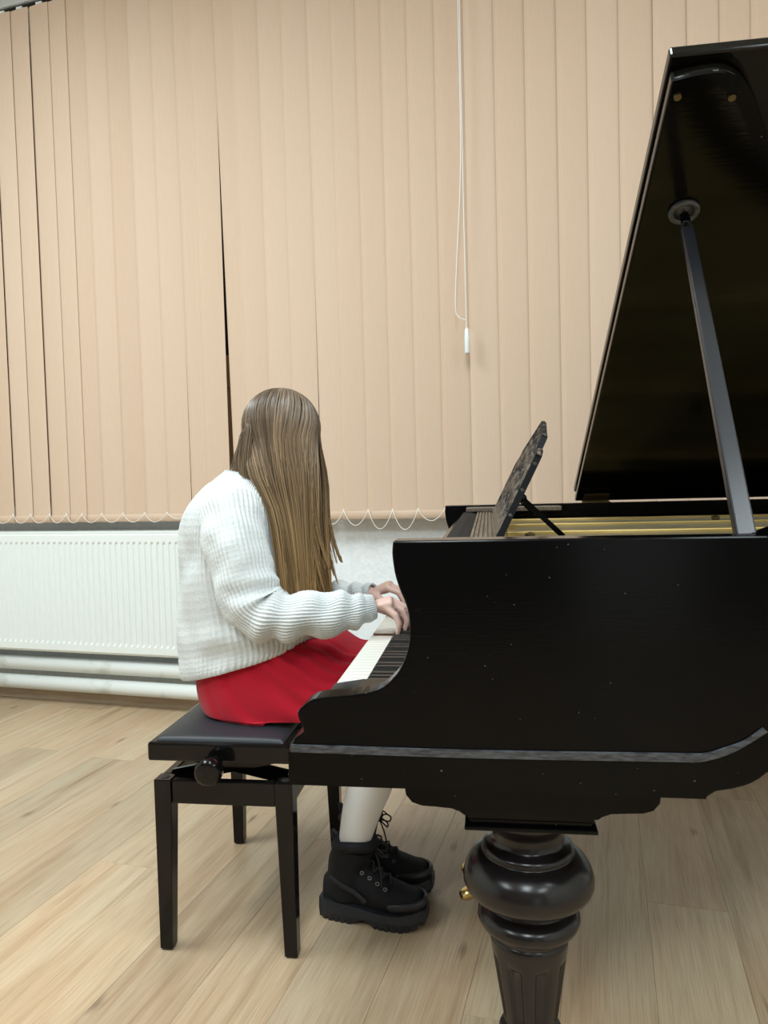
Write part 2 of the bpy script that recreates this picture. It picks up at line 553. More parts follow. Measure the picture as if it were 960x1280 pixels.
# far rows behind the viewer stay one sheet
rest = part('plank_field', box(X0, X1, Y0, -1.41, -0.009, 0), 'oak_laminate', floor)
rest['kind'] = 'stuff'

# ------------------------------------------------------------------ radiator and pipes
rad = root('radiator', 'white ribbed panel radiator on the wall under the left blind', 'radiator', (-2.5, 3.14, 0.27), turned=False)
RX0, RX1, RZ0, RZ1 = -3.75, -1.52, 0.285, 0.895
pts = []
pitch = 0.0335
yb, yf = 3.088, 3.080
x = RX0 + 0.03
line = [(RX0 + 0.012, yf)]
while x + pitch < RX1 - 0.02:
    line += [(x, yf), (x + 0.006, yb), (x + 0.011, yb), (x + 0.017, yf)]
    x += pitch
line.append((RX1 - 0.012, yf))
def rib_panel():
    v, f = [], []
    zs = [RZ0, RZ0 + 0.012, RZ0 + 0.045, RZ0 + 0.058, RZ1 - 0.058, RZ1 - 0.045, RZ1 - 0.012, RZ1]
    for j, z in enumerate(zs):
        for xx, yy in line:
            if j in (0, 7):
                y_ = yf + 0.008
            elif j in (1, 2, 5, 6):
                y_ = yf
            else:
                y_ = yy
            v.append((xx, y_, z))
    n = len(line)
    for j in range(len(zs) - 1):
        for i in range(n - 1):
            f.append((j * n + i, j * n + i + 1, (j + 1) * n + i + 1, (j + 1) * n + i))
    return v, f
part('front_panel', rib_panel(), 'radiator_enamel', rad)
part('back_panel', box(RX0 + 0.02, RX1 - 0.02, 3.165, 3.177, RZ0 + 0.01, RZ1 - 0.03), 'radiator_enamel', rad)
part('top_grille', join(box(RX0, RX1, 3.083, 3.098, RZ1 - 0.004, RZ1 + 0.008), box(RX0, RX1, 3.163, 3.178, RZ1 - 0.004, RZ1 + 0.008),
     *[box(RX0 + 0.012 + i * 0.03, RX0 + 0.024 + i * 0.03, 3.098, 3.163, RZ1, RZ1 + 0.006) for i in range(73)]), 'radiator_enamel', rad)
for xx in (RX0, RX1):
    part('side_cover', box(xx - 0.004, xx + 0.004, 3.078, 3.178, RZ0 - 0.003, RZ1 + 0.008), 'radiator_enamel', rad, bevel=0.002)
part('fin_pack', join(*[box(RX0 + 0.05 + i * 0.035, RX0 + 0.054 + i * 0.035, 3.092, 3.163, RZ0 + 0.04, RZ1 - 0.05) for i in range(60)]), 'radiator_enamel', rad)
for xx in (RX0 + 0.3, RX1 - 0.3):
    part('wall_bracket', box(xx - 0.015, xx + 0.015, 3.177, 3.2095, RZ0 + 0.05, RZ1 - 0.08), 'radiator_enamel', rad)
for zc, lab in ((0.208, 'upper of the two thick white heating pipes along the wall'), (0.107, 'lower thick white heating pipe running just above the skirting board')):
    pr = root('heating_pipe', lab, 'pipe', (-0.7, 3.13, zc - 0.037), turned=False, group='heating pipes along the wall')
    part('pipe', tube([(X0 + 0.01, 3.135, zc), (X1 - 0.01, 3.135, zc)], 0.037, 24), 'pipe_paint', pr, smooth=True)
    for xx in (-3.4, -2.79, -1.2, 0.4, 1.8):
        part('pipe_bracket', box(xx - 0.012, xx + 0.012, 3.168, 3.209, zc - 0.008, zc + 0.008), 'pipe_paint', pr)

# ------------------------------------------------------------------ vertical blinds
BY = 3.105
ZT, ZB = 3.50, 0.948
SW = 0.127
def slat_mesh(ang, lean=0.0, z0=ZB, z1=ZT):
    """left edge at x = 0, towards the room; slight bow across"""
    v, f = [], []
    n = 24
    rows = [z0, z0 + 0.04, z0 + 0.041, 1.6, 2.4, z1]
    for z in rows:
        for i in range(n + 1):
            t = i / n
            xx = SW * t
            bow = 0.0025 * (4 * t * (1 - t))
            px = xx * math.cos(ang)
            py = xx * math.sin(ang) - bow + 0.0095 * max(0, 1 - t / 0.14) ** 1.3
            px += lean * (z1 - z)
            v.append((px, py, z))
    m_ = n + 1
    for j in range(len(rows) - 1):
        for i in range(n):
            f.append((j * m_ + i, j * m_ + i + 1, (j + 1) * m_ + i + 1, (j + 1) * m_ + i))
    me = bpy.data.meshes.new('slat')
    me.from_pydata(v, [], f)
    for p in me.polygons:
        p.use_smooth = True
    me.materials.append(MATS['blind_fabric'])
    return me

def weight_mesh(ang):
    """the hem pocket with its bottom weight, a little proud of the cloth"""
    v, f = [], []
    n = 6
    for z, off in ((ZB - 0.001, 0), (ZB + 0.002, 0.0035), (ZB + 0.032, 0.0035), (ZB + 0.036, 0.0008)):
        for i in range(n + 1):
            t = i / n
            bow = 0.0025 * (4 * t * (1 - t))
            v.append((SW * t * math.cos(ang), SW * t * math.sin(ang) - bow - off, z))
    for j in range(3):
        for i in range(n):
            f.append((j * 7 + i, j * 7 + i + 1, (j + 1) * 7 + i + 1, (j + 1) * 7 + i))
    me = bpy.data.meshes.new('hem_pocket')
    me.from_pydata(v, [], f)
    for p in me.polygons:
        p.use_smooth = True
    me.materials.append(MATS['blind_fabric'])
    return me

ANG = {}
for a in (-3, 7, 8):
    ANG[a] = (slat_mesh(math.radians(a)), weight_mesh(math.radians(a)))
LEFT = [-3.87, -3.753, -3.636, -3.519, -3.402, -3.285, -3.166, -3.046, -2.929, -2.82, -2.702, -2.601, -2.507, -2.39, -2.267, -2.145, -2.022, -1.888, -1.812]
RIGHT = [-1.672, -1.592, -1.469, -1.355, -1.223, -1.121, -1.006, -0.894, -0.78, -0.661, -0.536, -0.412, -0.288, -0.162, -0.045, 0.075, 0.201, 0.324, 0.438, 0.545]
RIGHT += [0.545 + 0.117 * i for i in range(1, 15)]

def blind(name, label, edges, droop, last_rot=False):
    cx = (edges[0] + edges[-1] + SW) / 2
    b = root(name, label, 'blind', (cx, BY, ZB), turned=False, group='vertical blinds over the window')
    bb = BASE[b.name]
    part('head_rail', box(edges[0] - 0.001, edges[-1] + SW + 0.002, BY - 0.022, BY + 0.03, ZT + 0.018, ZT + 0.062), 'rail_metal', b, bevel=0.003)
    part('rail_channel', box(edges[0], edges[-1] + SW, BY - 0.008, BY + 0.014, ZT + 0.013, ZT + 0.0185), 'rail_dark', b)
    for i, x in enumerate(edges):
        a = 7
        if name == 'vertical_blind' and last_rot and x < -2.55:
            a = -3
        if x > -1.2:
            a = 8
        me, wm = ANG[a]
        if x == -1.672:
            me, x = slat_mesh(math.radians(7), 0.0145), -1.692
        if x == -1.223:
            me, x = slat_mesh(math.radians(7), 0.0045), -1.233
        if x == -1.888:
            me, x = slat_mesh(math.radians(7), 0.004), -1.899
        s = link('slat', me, None, b, loc=(x - bb.x - (0.005 if a < 0 else 0), BY - bb.y - 0.006 + (0.004 if a < 0 else 0), -bb.z))
        BASE[s.name] = bb
        h = link('hem_pocket', wm, None, s)
        part('carrier_clip', join(box(x + 0.05, x + 0.085, BY - 0.006, BY + 0.008, ZT - 0.003, ZT + 0.014), box(x + 0.02, x + 0.11, BY - 0.004, BY + 0.004, ZT - 0.012, ZT - 0.002)), 'plastic_white', b)
    # bead chain looping from hem to hem on the room side
    geo = []
    for i in range(len(edges) - 1):
        xa, xb = edges[i] + 0.008, edges[i + 1] + 0.008
        d = droop(i)
        zt = ZB + 0.042
        p = []
        for k in range(11):
            t = k / 10
            p.append((lerp(xa, xb, t), BY - 0.022 - 0.008 * math.sin(math.pi * t), zt - d * 4 * t * (1 - t)))
        geo.append(tube(p, 0.0017, 5))
        geo.append(ball((xa, BY - 0.019, zt), 0.004, 6, 4))
    part('bead_chain', join(*geo), 'cord_white', b, smooth=True)
    return b

blind('vertical_blind', 'left peach vertical blind above the radiator', LEFT, lambda i: 0.044 if i < 16 else 0.03, True)
dr = [0.05, 0.055, 0.06, 0.06, 0.062, 0.068, 0.085, 0.088, 0.05, 0.06, 0.08]
rb = blind('vertical_blind', 'right peach vertical blind with pull cord behind the piano', RIGHT, lambda i: dr[i % 11])
cy = 3.05
part('pull_cord', join(
    tube(catmull([(-0.535, cy + 0.02, ZT + 0.02), (-0.539, cy, 3.0), (-0.540, cy, 2.42), (-0.538, cy, 1.775), (-0.538, cy, 1.735)], 20), 0.0022, 6),
    tube(catmull([(-0.545, cy + 0.02, ZT + 0.02), (-0.545, cy, 3.02), (-0.548, cy, 2.42), (-0.574, cy, 2.0), (-0.582, cy, 1.83), (-0.568, cy, 1.785), (-0.541, cy, 1.772)], 36), 0.0022, 6)), 'cord_white', rb, smooth=True)
part('cord_weight', lathe([(0.003, 1.74), (0.0085, 1.732), (0.0105, 1.70), (0.0105, 1.64), (0.008, 1.632), (0.003, 1.632)], -0.537, cy, 14), 'plastic_white', rb, smooth=True)

# ================================================================== GRAND PIANO
W = 1.48
TOP = 1.024
piano = root('grand_piano', 'old black lacquered grand piano with raised lid and turned legs', 'piano', (0.4, 0.74, 0))

def smooth2(pts, n):
    return [(p.x, p.y) for p in catmull([(a, b, 0) for a, b in pts], n)]

cheek = smooth2([(0.1755, TOP), (0.1738, 1.0065), (0.1746, 0.9914), (0.1779, 0.9686), (0.1849, 0.9458), (0.192, 0.9281), (0.1978, 0.9053), (0.1983, 0.8748), (0.1953, 0.8545),
                 (0.1857, 0.8276), (0.1738, 0.8096), (0.1502, 0.7888), (0.1151, 0.7792), (0.0602, 0.7732), (0.0376, 0.7689), (0.0228, 0.7595), (0.0132, 0.7489), (0.0141, 0.7371),
                 (0.0204, 0.7241), (0.0195, 0.7149), (0.0065, 0.7054), (0.0021, 0.6961)], 60)
side_poly = cheek + [(0.0, 0.637), (0.006, 0.630), (0.6397, 0.629), (0.6470, 0.634), (0.6546, 0.6393), (0.6773, 0.6437), (0.6950, 0.6490), (0.705, 0.6535), (0.717, 0.661), (0.728, 0.671), (0.733, 0.675), (0.733, TOP)]
CT = 0.048
for y0, y1 in ((0, CT), (W - CT, W)):
    cs = part('case_side', prism(side_poly, y0, y1, XZ), 'black_lacquer', piano, bevel=0.003)
    # raised half-round band along the lower case, sweeping up at its end
    yo = -0.005 if y0 == 0 else W + 0.005
    yi = 0.001 if y0 == 0 else W - 0.001
    top = [(0.001, 0.6961), (0.30, 0.6945), (0.592, 0.6975), (0.638, 0.6986), (0.6664, 0.7078), (0.6946, 0.7194), (0.7205, 0.7393)]
    bot = [(0.001, 0.6845), (0.30, 0.6825), (0.592, 0.6851), (0.6206, 0.6849), (0.6492, 0.6903), (0.6833, 0.7046), (0.7265, 0.7335)]
    tp, bt = smooth2(top, 30), smooth2(bot, 30)
    part('case_band', prism(tp + bt[::-1], yo, yi, XZ), 'worn_trim', cs, bevel=0.0015)
    # plinth of the key bed, a touch proud of the side
    fr = -0.003 if y0 == 0 else W + 0.003
    pl_ = [(-0.004, 0.6845)] + [(a, b) for a, b in bt if a < 0.64] + [(0.64, 0.629), (-0.001, 0.630), (-0.004, 0.640)]
    part('case_plinth', prism(pl_, fr, yi, XZ), 'black_lacquer', cs, bevel=0.002)

# curved rim from the treble bend round the tail to the straight bass side
plan = [(0.728, 0.0), (0.742, 0.004), (0.757, 0.020), (0.775, 0.055), (0.806, 0.115), (0.862, 0.212), (0.95, 0.33), (1.08, 0.445), (1.26, 0.565), (1.48, 0.69), (1.70, 0.82), (1.86, 0.94),
        (1.95, 1.07), (1.97, 1.20), (1.94, 1.34), (1.85, 1.44), (1.72, 1.478), (1.55, W), (1.1, W), (0.728, W)]
outer = smooth2(plan, 110)
def offset(poly, d):
    out = []
    for i, p in enumerate(poly):
        a = poly[max(i - 1, 0)]; b = poly[min(i + 1, len(poly) - 1)]
        t = Vector((b[0] - a[0], b[1] - a[1])).normalized()
        out.append((p[0] - t.y * d, p[1] + t.x * d))
    return out
inner = offset(outer, 0.045)
def rimz(i):
    x, y = outer[i]
    if y < 0.3 and x < 0.86:
        return interp([(0.728, (0.671,)), (0.78, (0.69,)), (0.86, (0.70,))], x)[0]
    if y > W - 0.01 and x < 0.86:
        return interp([(0.728, (0.671,)), (0.86, (0.70,))], x)[0]
    return 0.70
def ring(oa, ia, zb, zt):
    v, f = [], []
    n = len(oa)
    for i in range(n):
        z = zb(i)
        zz = zt(i)
        v += [(oa[i][0], oa[i][1], z), (oa[i][0], oa[i][1], zz), (ia[i][0], ia[i][1], zz), (ia[i][0], ia[i][1], z)]
    for i in range(n - 1):
        a, b = i * 4, i * 4 + 4
        for k in range(4):
            f.append((a + k, a + (k + 1) % 4, b + (k + 1) % 4, b + k))
    f += [(3, 2, 1, 0), tuple(4 * (n - 1) + k for k in range(4))]
    return v, f
rim = part('curved_rim', ring(outer, inner, rimz, lambda i: TOP), 'black_lacquer', piano, smooth=False, bevel=0.002)
mid = [i for i in range(len(outer)) if not (outer[i][0] < 0.729)]
part('rim_band', ring([offset(outer, -0.005)[i] for i in mid], [outer[i] for i in mid], lambda i: 0.734, lambda i: 0.746), 'worn_trim', rim)
inside = [(0.20, CT), (0.69, CT)] + [p for p in inner if p[0] > 0.70] + [(0.69, W - CT), (0.20, W - CT)]
part('bottom_board', prism(inside, 0.70, 0.715, XY), 'shelf_wood', piano)
part('key_bed', box(0.045, 0.36, CT, W - CT, 0.632, 0.69), 'black_lacquer', piano, bevel=0.003)
part('key_slip', prism([(0.030, 0.632), (0.045, 0.632), (0.045, 0.722), (0.040, 0.722), (0.034, 0.718), (0.030, 0.710)], CT, W - CT, XZ), 'black_lacquer', piano)
KN, KF = 0.1265, W - 0.1265
for y0, y1 in ((CT, KN - 0.001), (KF + 0.001, W - CT)):
    part('key_block', prism([(0.036, 0.69), (0.036, 0.742), (0.05, 0.762), (0.10, 0.770), (0.18, 0.770), (0.20, 0.69)], y0, y1, XZ), 'black_lacquer', piano, bevel=0.002)

# keys
kw = (KF - KN) / 52
wk = box(0, 0.155, 0, kw - 0.0009, -0.020, 0)
me_w = bpy.data.meshes.new('white_key')
me_w.from_pydata(wk[0], [], wk[1])
me_w.materials.append(MATS['key_wood']); me_w.materials.append(MATS['ivory'])
me_w.polygons[1].material_index = 1
me_w.polygons[4].material_index = 1
bprof = [(0.0, 0.0), (0.006, 0.0105), (0.010, 0.012), (0.098, 0.012), (0.098, 0.0)]
bv = []
for y, ins in ((-0.0055, 0), (-0.0045, 1), (0.0045, 1), (0.0055, 0)):
    for u, z in bprof:
        bv.append((u, y, z if ins else min(z, 0.009)))
bf = []
for k in range(3):
    for i in range(5):
        j = (i + 1) % 5
        bf.append((k * 5 + i, k * 5 + j, k * 5 + 5 + j, k * 5 + 5 + i))
bf += [(4, 3, 2, 1, 0), (15, 16, 17, 18, 19)]
me_b = bpy.data.meshes.new('black_key')
me_b.from_pydata(bv, [], bf)
me_b.materials.append(MATS['ebony'])
KZ = 0.745
pb = BASE[piano.name]

names = 'ABCDEFG'
# i counts from the bass (far) end
for i in range(52):
    y = KF - (i + 1) * kw
    dz = -0.009 if i in (31, 19) else 0
    o = link('white_key', me_w, None, piano, loc=(0.0395 - pb.x, y - pb.y, KZ + dz - pb.z))
    if names[i % 7] in 'ACDFG' and i < 51:
        o = link('black_key', me_b, None, piano, loc=(0.092 - pb.x, y - pb.y, KZ + 0.0003 - pb.z))

# fallboard and the ledge above it
part('fallboard', prism([(0.192, 0.75), (0.188, 0.78), (0.196, 0.86), (0.205, 0.93), (0.212, 0.975), (0.225, 0.985), (0.236, 0.985), (0.236, 0.75)], CT, W - CT, XZ), 'black_lacquer', piano, bevel=0.002)
part('front_ledge', prism([(0.238, 0.90), (0.238, 1.000), (0.262, 1.004), (0.286, 0.998), (0.286, 0.90)], CT + 0.002, W - CT - 0.002, XZ), 'matte_black', piano, bevel=0.002)
# grooved music shelf
gp = [(0.288, 0.982)]
xg = 0.288
while xg < 0.334:
    gp += [(xg, 1.004), (xg + 0.0055, 1.004), (xg + 0.0065, 1.000), (xg + 0.0085, 1.000)]
    xg += 0.0092
gp += [(0.338, 1.004), (0.338, 0.982)]
shelf = part('music_shelf', prism(gp, 0.10, W - 0.10, XZ), 'shelf_wood', piano)
for y0, y1 in ((CT + 0.004, 0.13), (W - 0.13, W - CT - 0.004)):
    part('shelf_slide', prism([(0.25, y0), (0.565, y0), (0.565, y1 - 0.02), (0.545, y1), (0.25, y1)], 1.004, 1.018, XY), 'shelf_wood', piano, bevel=0.002)

# pierced music desk leaning back over the strings
DA = math.atan2(1.2586 - 1.008, 0.4664 - 0.342)
dbx, dbz = 0.343, 1.006
dv = Vector((math.cos(DA), 0, math.sin(DA)))
dn = Vector((-math.sin(DA), 0, math.cos(DA)))
def DP(h, y, a):
    p = Vector((dbx, y, dbz)) + dv * h + dn * a
    return (p.x, p.y, p.z)
dfn = lambda u, w_, a: DP(w_, u, a)
Y0d, Y1d = 0.23, 1.25
ym = (Y0d + Y1d) / 2
silh = [(Y0d, 0), (Y1d, 0), (Y1d, 0.17), (Y1d - 0.06, 0.185), (Y1d - 0.10, 0.185), (Y1d - 0.12, 0.215), (Y1d - 0.25, 0.235), (ym + 0.10, 0.262), (ym, 0.278)]
silh += [(2 * ym - u, w_) for u, w_ in silh[-2:1:-1]]
desk = part('music_desk', prism([(Y0d, 0), (Y1d, 0), (Y1d, 0.022), (Y0d, 0.022)], -0.007, 0.007, dfn), 'fret_wood', piano, bevel=0.002)
# outer frame as bars along the silhouette
fr = []
for a, b in zip(silh[1:], silh[2:] + silh[:1]):
    p, q = Vector(DP(a[1] - 0.006, a[0], 0)), Vector(DP(b[1] - 0.006, b[0], 0))
    if (q - p).length > 1e-4:
        fr.append(bar(p, q, 0.011, 0.012, upv=dn))
part('desk_frame', join(*fr), 'matte_black', desk)
# scrollwork: rings, ovals and stems between bottom rail and frame
sc = []
def arch(u):
    for (u0, h0), (u1, h1) in zip(silh[1:], silh[2:]):
        if min(u0, u1) <= u <= max(u0, u1) and abs(u1 - u0) > 1e-6:
            return lerp(h0, h1, (u - u0) / (u1 - u0))
    return 0.17
rows = 3
cols = 9
for c in range(cols):
    u = Y0d + (c + 0.5) * (Y1d - Y0d) / cols
    hh = arch(u)
    for r_ in range(rows):
        ch = 0.022 + (r_ + 0.5) * (hh - 0.028) / rows
        rv = (hh - 0.028) / rows / 2 + 0.002
        ru = (Y1d - Y0d) / cols / 2 + 0.002
        ps = [DP(ch + rv * math.sin(t * math.pi / 5), u + ru * math.cos(t * math.pi / 5), 0) for t in range(11)]
        sc.append(tube(ps, 0.0062, 6, caps=False))
        # leaf curl inside
        sgn = 1 if (c + r_) % 2 else -1
        ps = [DP(ch + rv * 0.55 * (1 - t / 7) * math.sin(t * 0.9), u + sgn * ru * (0.9 - t / 6) * math.cos(t * 0.5), 0) for t in range(7)]
        sc.append(tube(ps, [0.006 - 0.0005 * t for t in range(7)], 5))
part('fretwork', join(*sc), 'fret_wood', desk, smooth=True)
for y in (0.26, 1.22):
    h0 = DP(0.085, y, -0.008)
    part('desk_prop', join(bar(h0, (0.462, y, 1.006), 0.012, 0.010), ball(h0, 0.009, 8, 6)), 'black_lacquer', desk)

# cast iron plate, bars, strings
plate_poly = [(0.36, 0.09), (0.66, 0.10)] + [p for p in offset(outer, 0.075) if p[0] > 0.73 and p[1] < W - 0.08] + [(1.4, W - 0.075), (0.36, W - 0.075)]
plate = part('iron_plate', prism(plate_poly, 0.945, 0.955, XY), 'gold_paint', piano)
for y0, x1, y1 in ((0.45, 1.0, 0.50), (0.78, 1.50, 0.82), (1.08, 1.75, 1.12), (1.33, 1.72, 1.38)):
    part('plate_bar', bar((0.37, y0, 0.967), (x1, y1, 0.967), 0.022, 0.024), 'gold_paint', plate, bevel=0.003)
part('tuning_pin_block', box(0.365, 0.47, 0.10, W - 0.10, 0.956, 0.964), 'gold_paint', plate, bevel=0.002)
sg = []
for i in range(90):
    y = 0.13 + i * 0.0137
    x1 = 0.72 + (y - 0.1) * 0.9
    sg.append(bar((0.40, y, 0.970), (min(x1, 1.80), y + 0.01, 0.970), 0.0012, 0.0012))
st = part('string_set', join(*sg), 'steel_string', plate)
st['kind'] = 'stuff'
for x, y in ((0.585, 0.35), (0.99, 1.15), (0.42, 0.6)):
    part('plate_bolt', lathe([(0.004, 0.955), (0.017, 0.955), (0.017, 0.963), (0.010, 0.967), (0.008, 0.976), (0.012, 0.980), (0.012, 0.986), (0.003, 0.990)], x, y, 12), 'dull_brass', plate)

# lid, raised on the bass hinge, with its front flap folded back on top
LA = math.radians(27)
HZ, HY = TOP + 0.004, W
ls_ = Vector((0, -math.cos(LA), math.sin(LA)))
ln_ = Vector((0, math.sin(LA), math.cos(LA)))
def LP(x, s, a):
    p = Vector((x, HY, HZ)) + ls_ * s + ln_ * a
    return (p.x, p.y, p.z)
LX = 0.623
edge = [(LX, 1.556), (0.66, 1.562), (0.698, 1.562), (0.726, 1.546), (0.752, 1.516), (0.778, 1.474), (0.81, 1.418), (0.86, 1.33), (0.95, 1.215), (1.08, 1.10), (1.26, 0.975), (1.48, 0.845), (1.70, 0.715), (1.88, 0.59),
        (1.985, 0.44), (2.01, 0.28), (1.98, 0.12), (1.90, 0.03), (1.80, 0.0)]
lidp = smooth2(edge, 80) + [(LX, 0.0)]
lid = part('lid', prism(lidp, 0.0, 0.022, LP), 'lid_lacquer', piano, bevel=0.004)
# moulded border strip under the free edge
lo = smooth2(edge, 80)[:60]
lin = offset(lo, -0.022)
v, f = [], []
for (a, b), (c, d) in zip(lo, lin):
    v += [LP(a, b, -0.004), LP(a, b, 0.001), LP(c, d, 0.001), LP(c, d, -0.004)]
for i in range(len(lo) - 1):
    for k in range(4):
        f.append((i * 4 + k, i * 4 + (k + 1) % 4, i * 4 + 4 + (k + 1) % 4, i * 4 + 4 + k))
f += [(3, 2, 1, 0), tuple(4 * (len(lo) - 1) + k for k in range(4))]
part('lid_border', (v, f), 'black_lacquer', lid)
flap = part('lid_front_flap', prism([(LX - 0.004, 0.02), (LX - 0.004, 1.578), (1.06, 1.578), (1.06, 0.02)], 0.026, 0.048, LP), 'lid_lacquer', lid, bevel=0.004)
for x, s in ((0.637, 1.528), (0.722, 1.518)):
    part('lid_buffer', prism([(x + 0.006 * math.cos(t), s + 0.006 * math.sin(t)) for t in [k * math.pi / 5 for k in range(10)]], -0.006, 0.001, LP), 'dull_brass', lid)
for x in (0.69, 1.45):
    part('lid_hinge', join(tube([(x - 0.045, W - 0.01, TOP + 0.003), (x + 0.045, W - 0.01, TOP + 0.003)], 0.005, 8),
         prism([(x - 0.042, 0.008), (x + 0.042, 0.008), (x + 0.042, 0.055), (x - 0.042, 0.055)], -0.003, 0.0, LP),
         box(x - 0.045, x + 0.045, W - 0.05, W - 0.012, TOP, TOP + 0.003)), 'dull_brass', lid)
# prop socket ring and prop stick
sx, ss = 0.700, 1.286
tor = [LP(sx + 0.023 * math.cos(t * math.pi / 10), ss + 0.023 * math.sin(t * math.pi / 10), -0.004) for t in range(21)]
part('prop_socket', join(tube(tor, 0.006, 6, caps=False), prism([(sx + 0.02 * math.cos(t * math.pi / 8), ss + 0.02 * math.sin(t * math.pi / 8)) for t in range(16)], -0.003, 0.001, LP)), 'worn_trim', lid, smooth=True)
pt = Vector(LP(sx, ss, -0.010))
pbm = Vector((0.722, 0.062, TOP - 0.03))
stick = part('prop_stick', bar(pbm, pt - (pt - pbm).normalized() * 0.03, 0.031, 0.020, 0.022, 0.014, upv=(0, 1, 0)), 'worn_edge', piano, bevel=0.003)
part('prop_tip', tube([pt - (pt - pbm).normalized() * 0.035, pt], [0.010, 0.008], 10), 'black_lacquer', stick, smooth=True)

# legs: cap plate with rounded ends, moulded block, ball, collar, fluted shaft, caster
def leg(cx, cy, along=True):
    prof = [(0.060, 0.546), (0.078, 0.542), (0.084, 0.534), (0.084, 0.524), (0.079, 0.515), (0.069, 0.508), (0.063, 0.500), (0.0615, 0.490), (0.0625, 0.480), (0.067, 0.473), (0.075, 0.470), (0.080, 0.466), (0.081, 0.460), (0.079, 0.456),
            (0.083, 0.4555), (0.093, 0.450), (0.104, 0.440), (0.111, 0.428), (0.1150, 0.414), (0.1150, 0.403), (0.111, 0.393), (0.102, 0.384), (0.090, 0.378), (0.076, 0.375),
            (0.069, 0.369), (0.068, 0.362), (0.072, 0.357), (0.082, 0.353), (0.0895, 0.345), (0.0905, 0.336), (0.086, 0.326), (0.076, 0.320), (0.071, 0.316), (0.071, 0.309), (0.069, 0.306)]
    t = part('leg', lathe(prof, cx, cy, 64), 'leg_lacquer', piano, smooth=True)
    def flute(z, r, a):
        if 0.145 < z < 0.272:
            w_ = math.cos(8 * a + 0.6)
            if w_ < 0.2:
                k = min(1, (0.272 - z) / 0.012, (z - 0.145) / 0.012)
                return r - 0.007 * min(1, (0.2 - w_) / 0.5) * k
        return r
    zs = [0.310, 0.296, 0.285, 0.273, 0.270, 0.266, 0.258, 0.23, 0.20, 0.17, 0.156, 0.150, 0.146, 0.140, 0.136]
    shaft = [(lerp(0.0455, 0.070, (z - 0.136) / 0.166), z) for z in zs]
    part('fluted_shaft', lathe(shaft, cx, cy, 192, flute), 'leg_lacquer', t, smooth=True)
    foot = [(0.045, 0.137), (0.053, 0.134), (0.057, 0.126), (0.053, 0.118), (0.040, 0.114), (0.034, 0.10), (0.036, 0.085), (0.030, 0.08), (0.012, 0.078)]
    part('leg_foot', lathe(foot, cx, cy, 40), 'leg_lacquer', t, smooth=True)
    part('caster', join(tube([(cx - 0.013, cy, 0.026), (cx + 0.013, cy, 0.026)], 0.026, 20), bar((cx, cy - 0.004, 0.03), (cx, cy - 0.004, 0.08), 0.034, 0.012, upv=(0, 1, 0))), 'brass', t)
    # plate
    a0, a1 = cx - 0.212, cx + 0.212
    a0, a1 = cx - 0.203, cx + 0.203
    up_ = [(a0 + 0.004, 0.629), (a0, 0.615), (a0 + 0.002, 0.600), (a0 + 0.012, 0.588), (a0 + 0.028, 0.583), (a0 + 0.05, 0.582), (cx - 0.126, 0.580), (cx - 0.113, 0.575), (cx - 0.106, 0.570)]
    poly = up_ + [(2 * cx - u, w_) for u, w_ in up_[::-1]]
    part('leg_plate', prism(poly, cy - 0.125, cy + 0.115, XZ), 'black_lacquer', t, bevel=0.002)
    part('leg_block', join(box(cx - 0.101, cx + 0.101, cy - 0.120, cy + 0.110, 0.562, 0.5705), box(cx - 0.098, cx + 0.098, cy - 0.117, cy + 0.108, 0.553, 0.5625), box(cx - 0.106, cx + 0.106, cy - 0.127, cy + 0.114, 0.546, 0.5535)), 'black_lacquer', t, bevel=0.002)
leg(0.382, 0.165)
leg(0.382, W - 0.165)
# the tail leg hangs from the bottom board, same turning
leg(1.62, 1.12)
part('tail_block', box(1.40, 1.84, 1.0, 1.24, 0.628, 0.70), 'black_lacquer', piano)

# pedal lyre
lyre = part('pedal_lyre', join(box(0.37, 0.43, 0.64, 0.88, 0.06, 0.115), box(0.375, 0.425, 0.65, 0.87, 0.60, 0.632)), 'black_lacquer', piano, bevel=0.004)
for y in (0.67, 0.85):
    part('lyre_post', lathe([(0.016, 0.115), (0.022, 0.13), (0.016, 0.15), (0.019, 0.36), (0.016, 0.57), (0.022, 0.585), (0.017, 0.60)], 0.40, y, 16), 'black_lacquer', lyre, smooth=True)
for y in (0.690, 0.815):
    pp = catmull([(0.40, y, 0.075), (0.33, y, 0.076), (0.27, y - 0.002, 0.074), (0.235, y - 0.004, 0.062)], 10)
    part('pedal', tube(pp, [0.007, 0.007, 0.007, 0.008, 0.009, 0.010, 0.012, 0.014, 0.015, 0.014, 0.008], 10, flat=1.5), 'brass', lyre, smooth=True)
    part('pedal_rod', tube([(0.385, y, 0.11), (0.385, y, 0.60)], 0.004, 8), 'brass', lyre)
    part('lyre_brace', tube([(0.43, y, 0.10), (0.60, y, 0.70)], 0.006, 8), 'dull_brass', lyre)

# ================================================================== PIANO BENCH
bench = root('piano_bench', 'black adjustable piano bench with padded leather seat and side knob', 'bench', (-0.315, 0.765, 0))
bx0, bx1, by0, by1 = -0.4905, -0.1430, 0.485, 1.045
def rounded(x0, x1, y0, y1, r, n=5):
    out = []
    for cx, cy, a0 in ((x1 - r, y1 - r, 0), (x0 + r, y1 - r, 90), (x0 + r, y0 + r, 180), (x1 - r, y0 + r, 270)):
        for k in range(n + 1):
            a = math.radians(a0 + 90 * k / n)
            out.append((cx + r * math.cos(a), cy + r * math.sin(a)))
    return out
part('seat_frame', prism(rounded(bx0, bx1, by0, by1, 0.006), 0.466, 0.511, XY), 'bench_lacquer', bench, bevel=0.006)
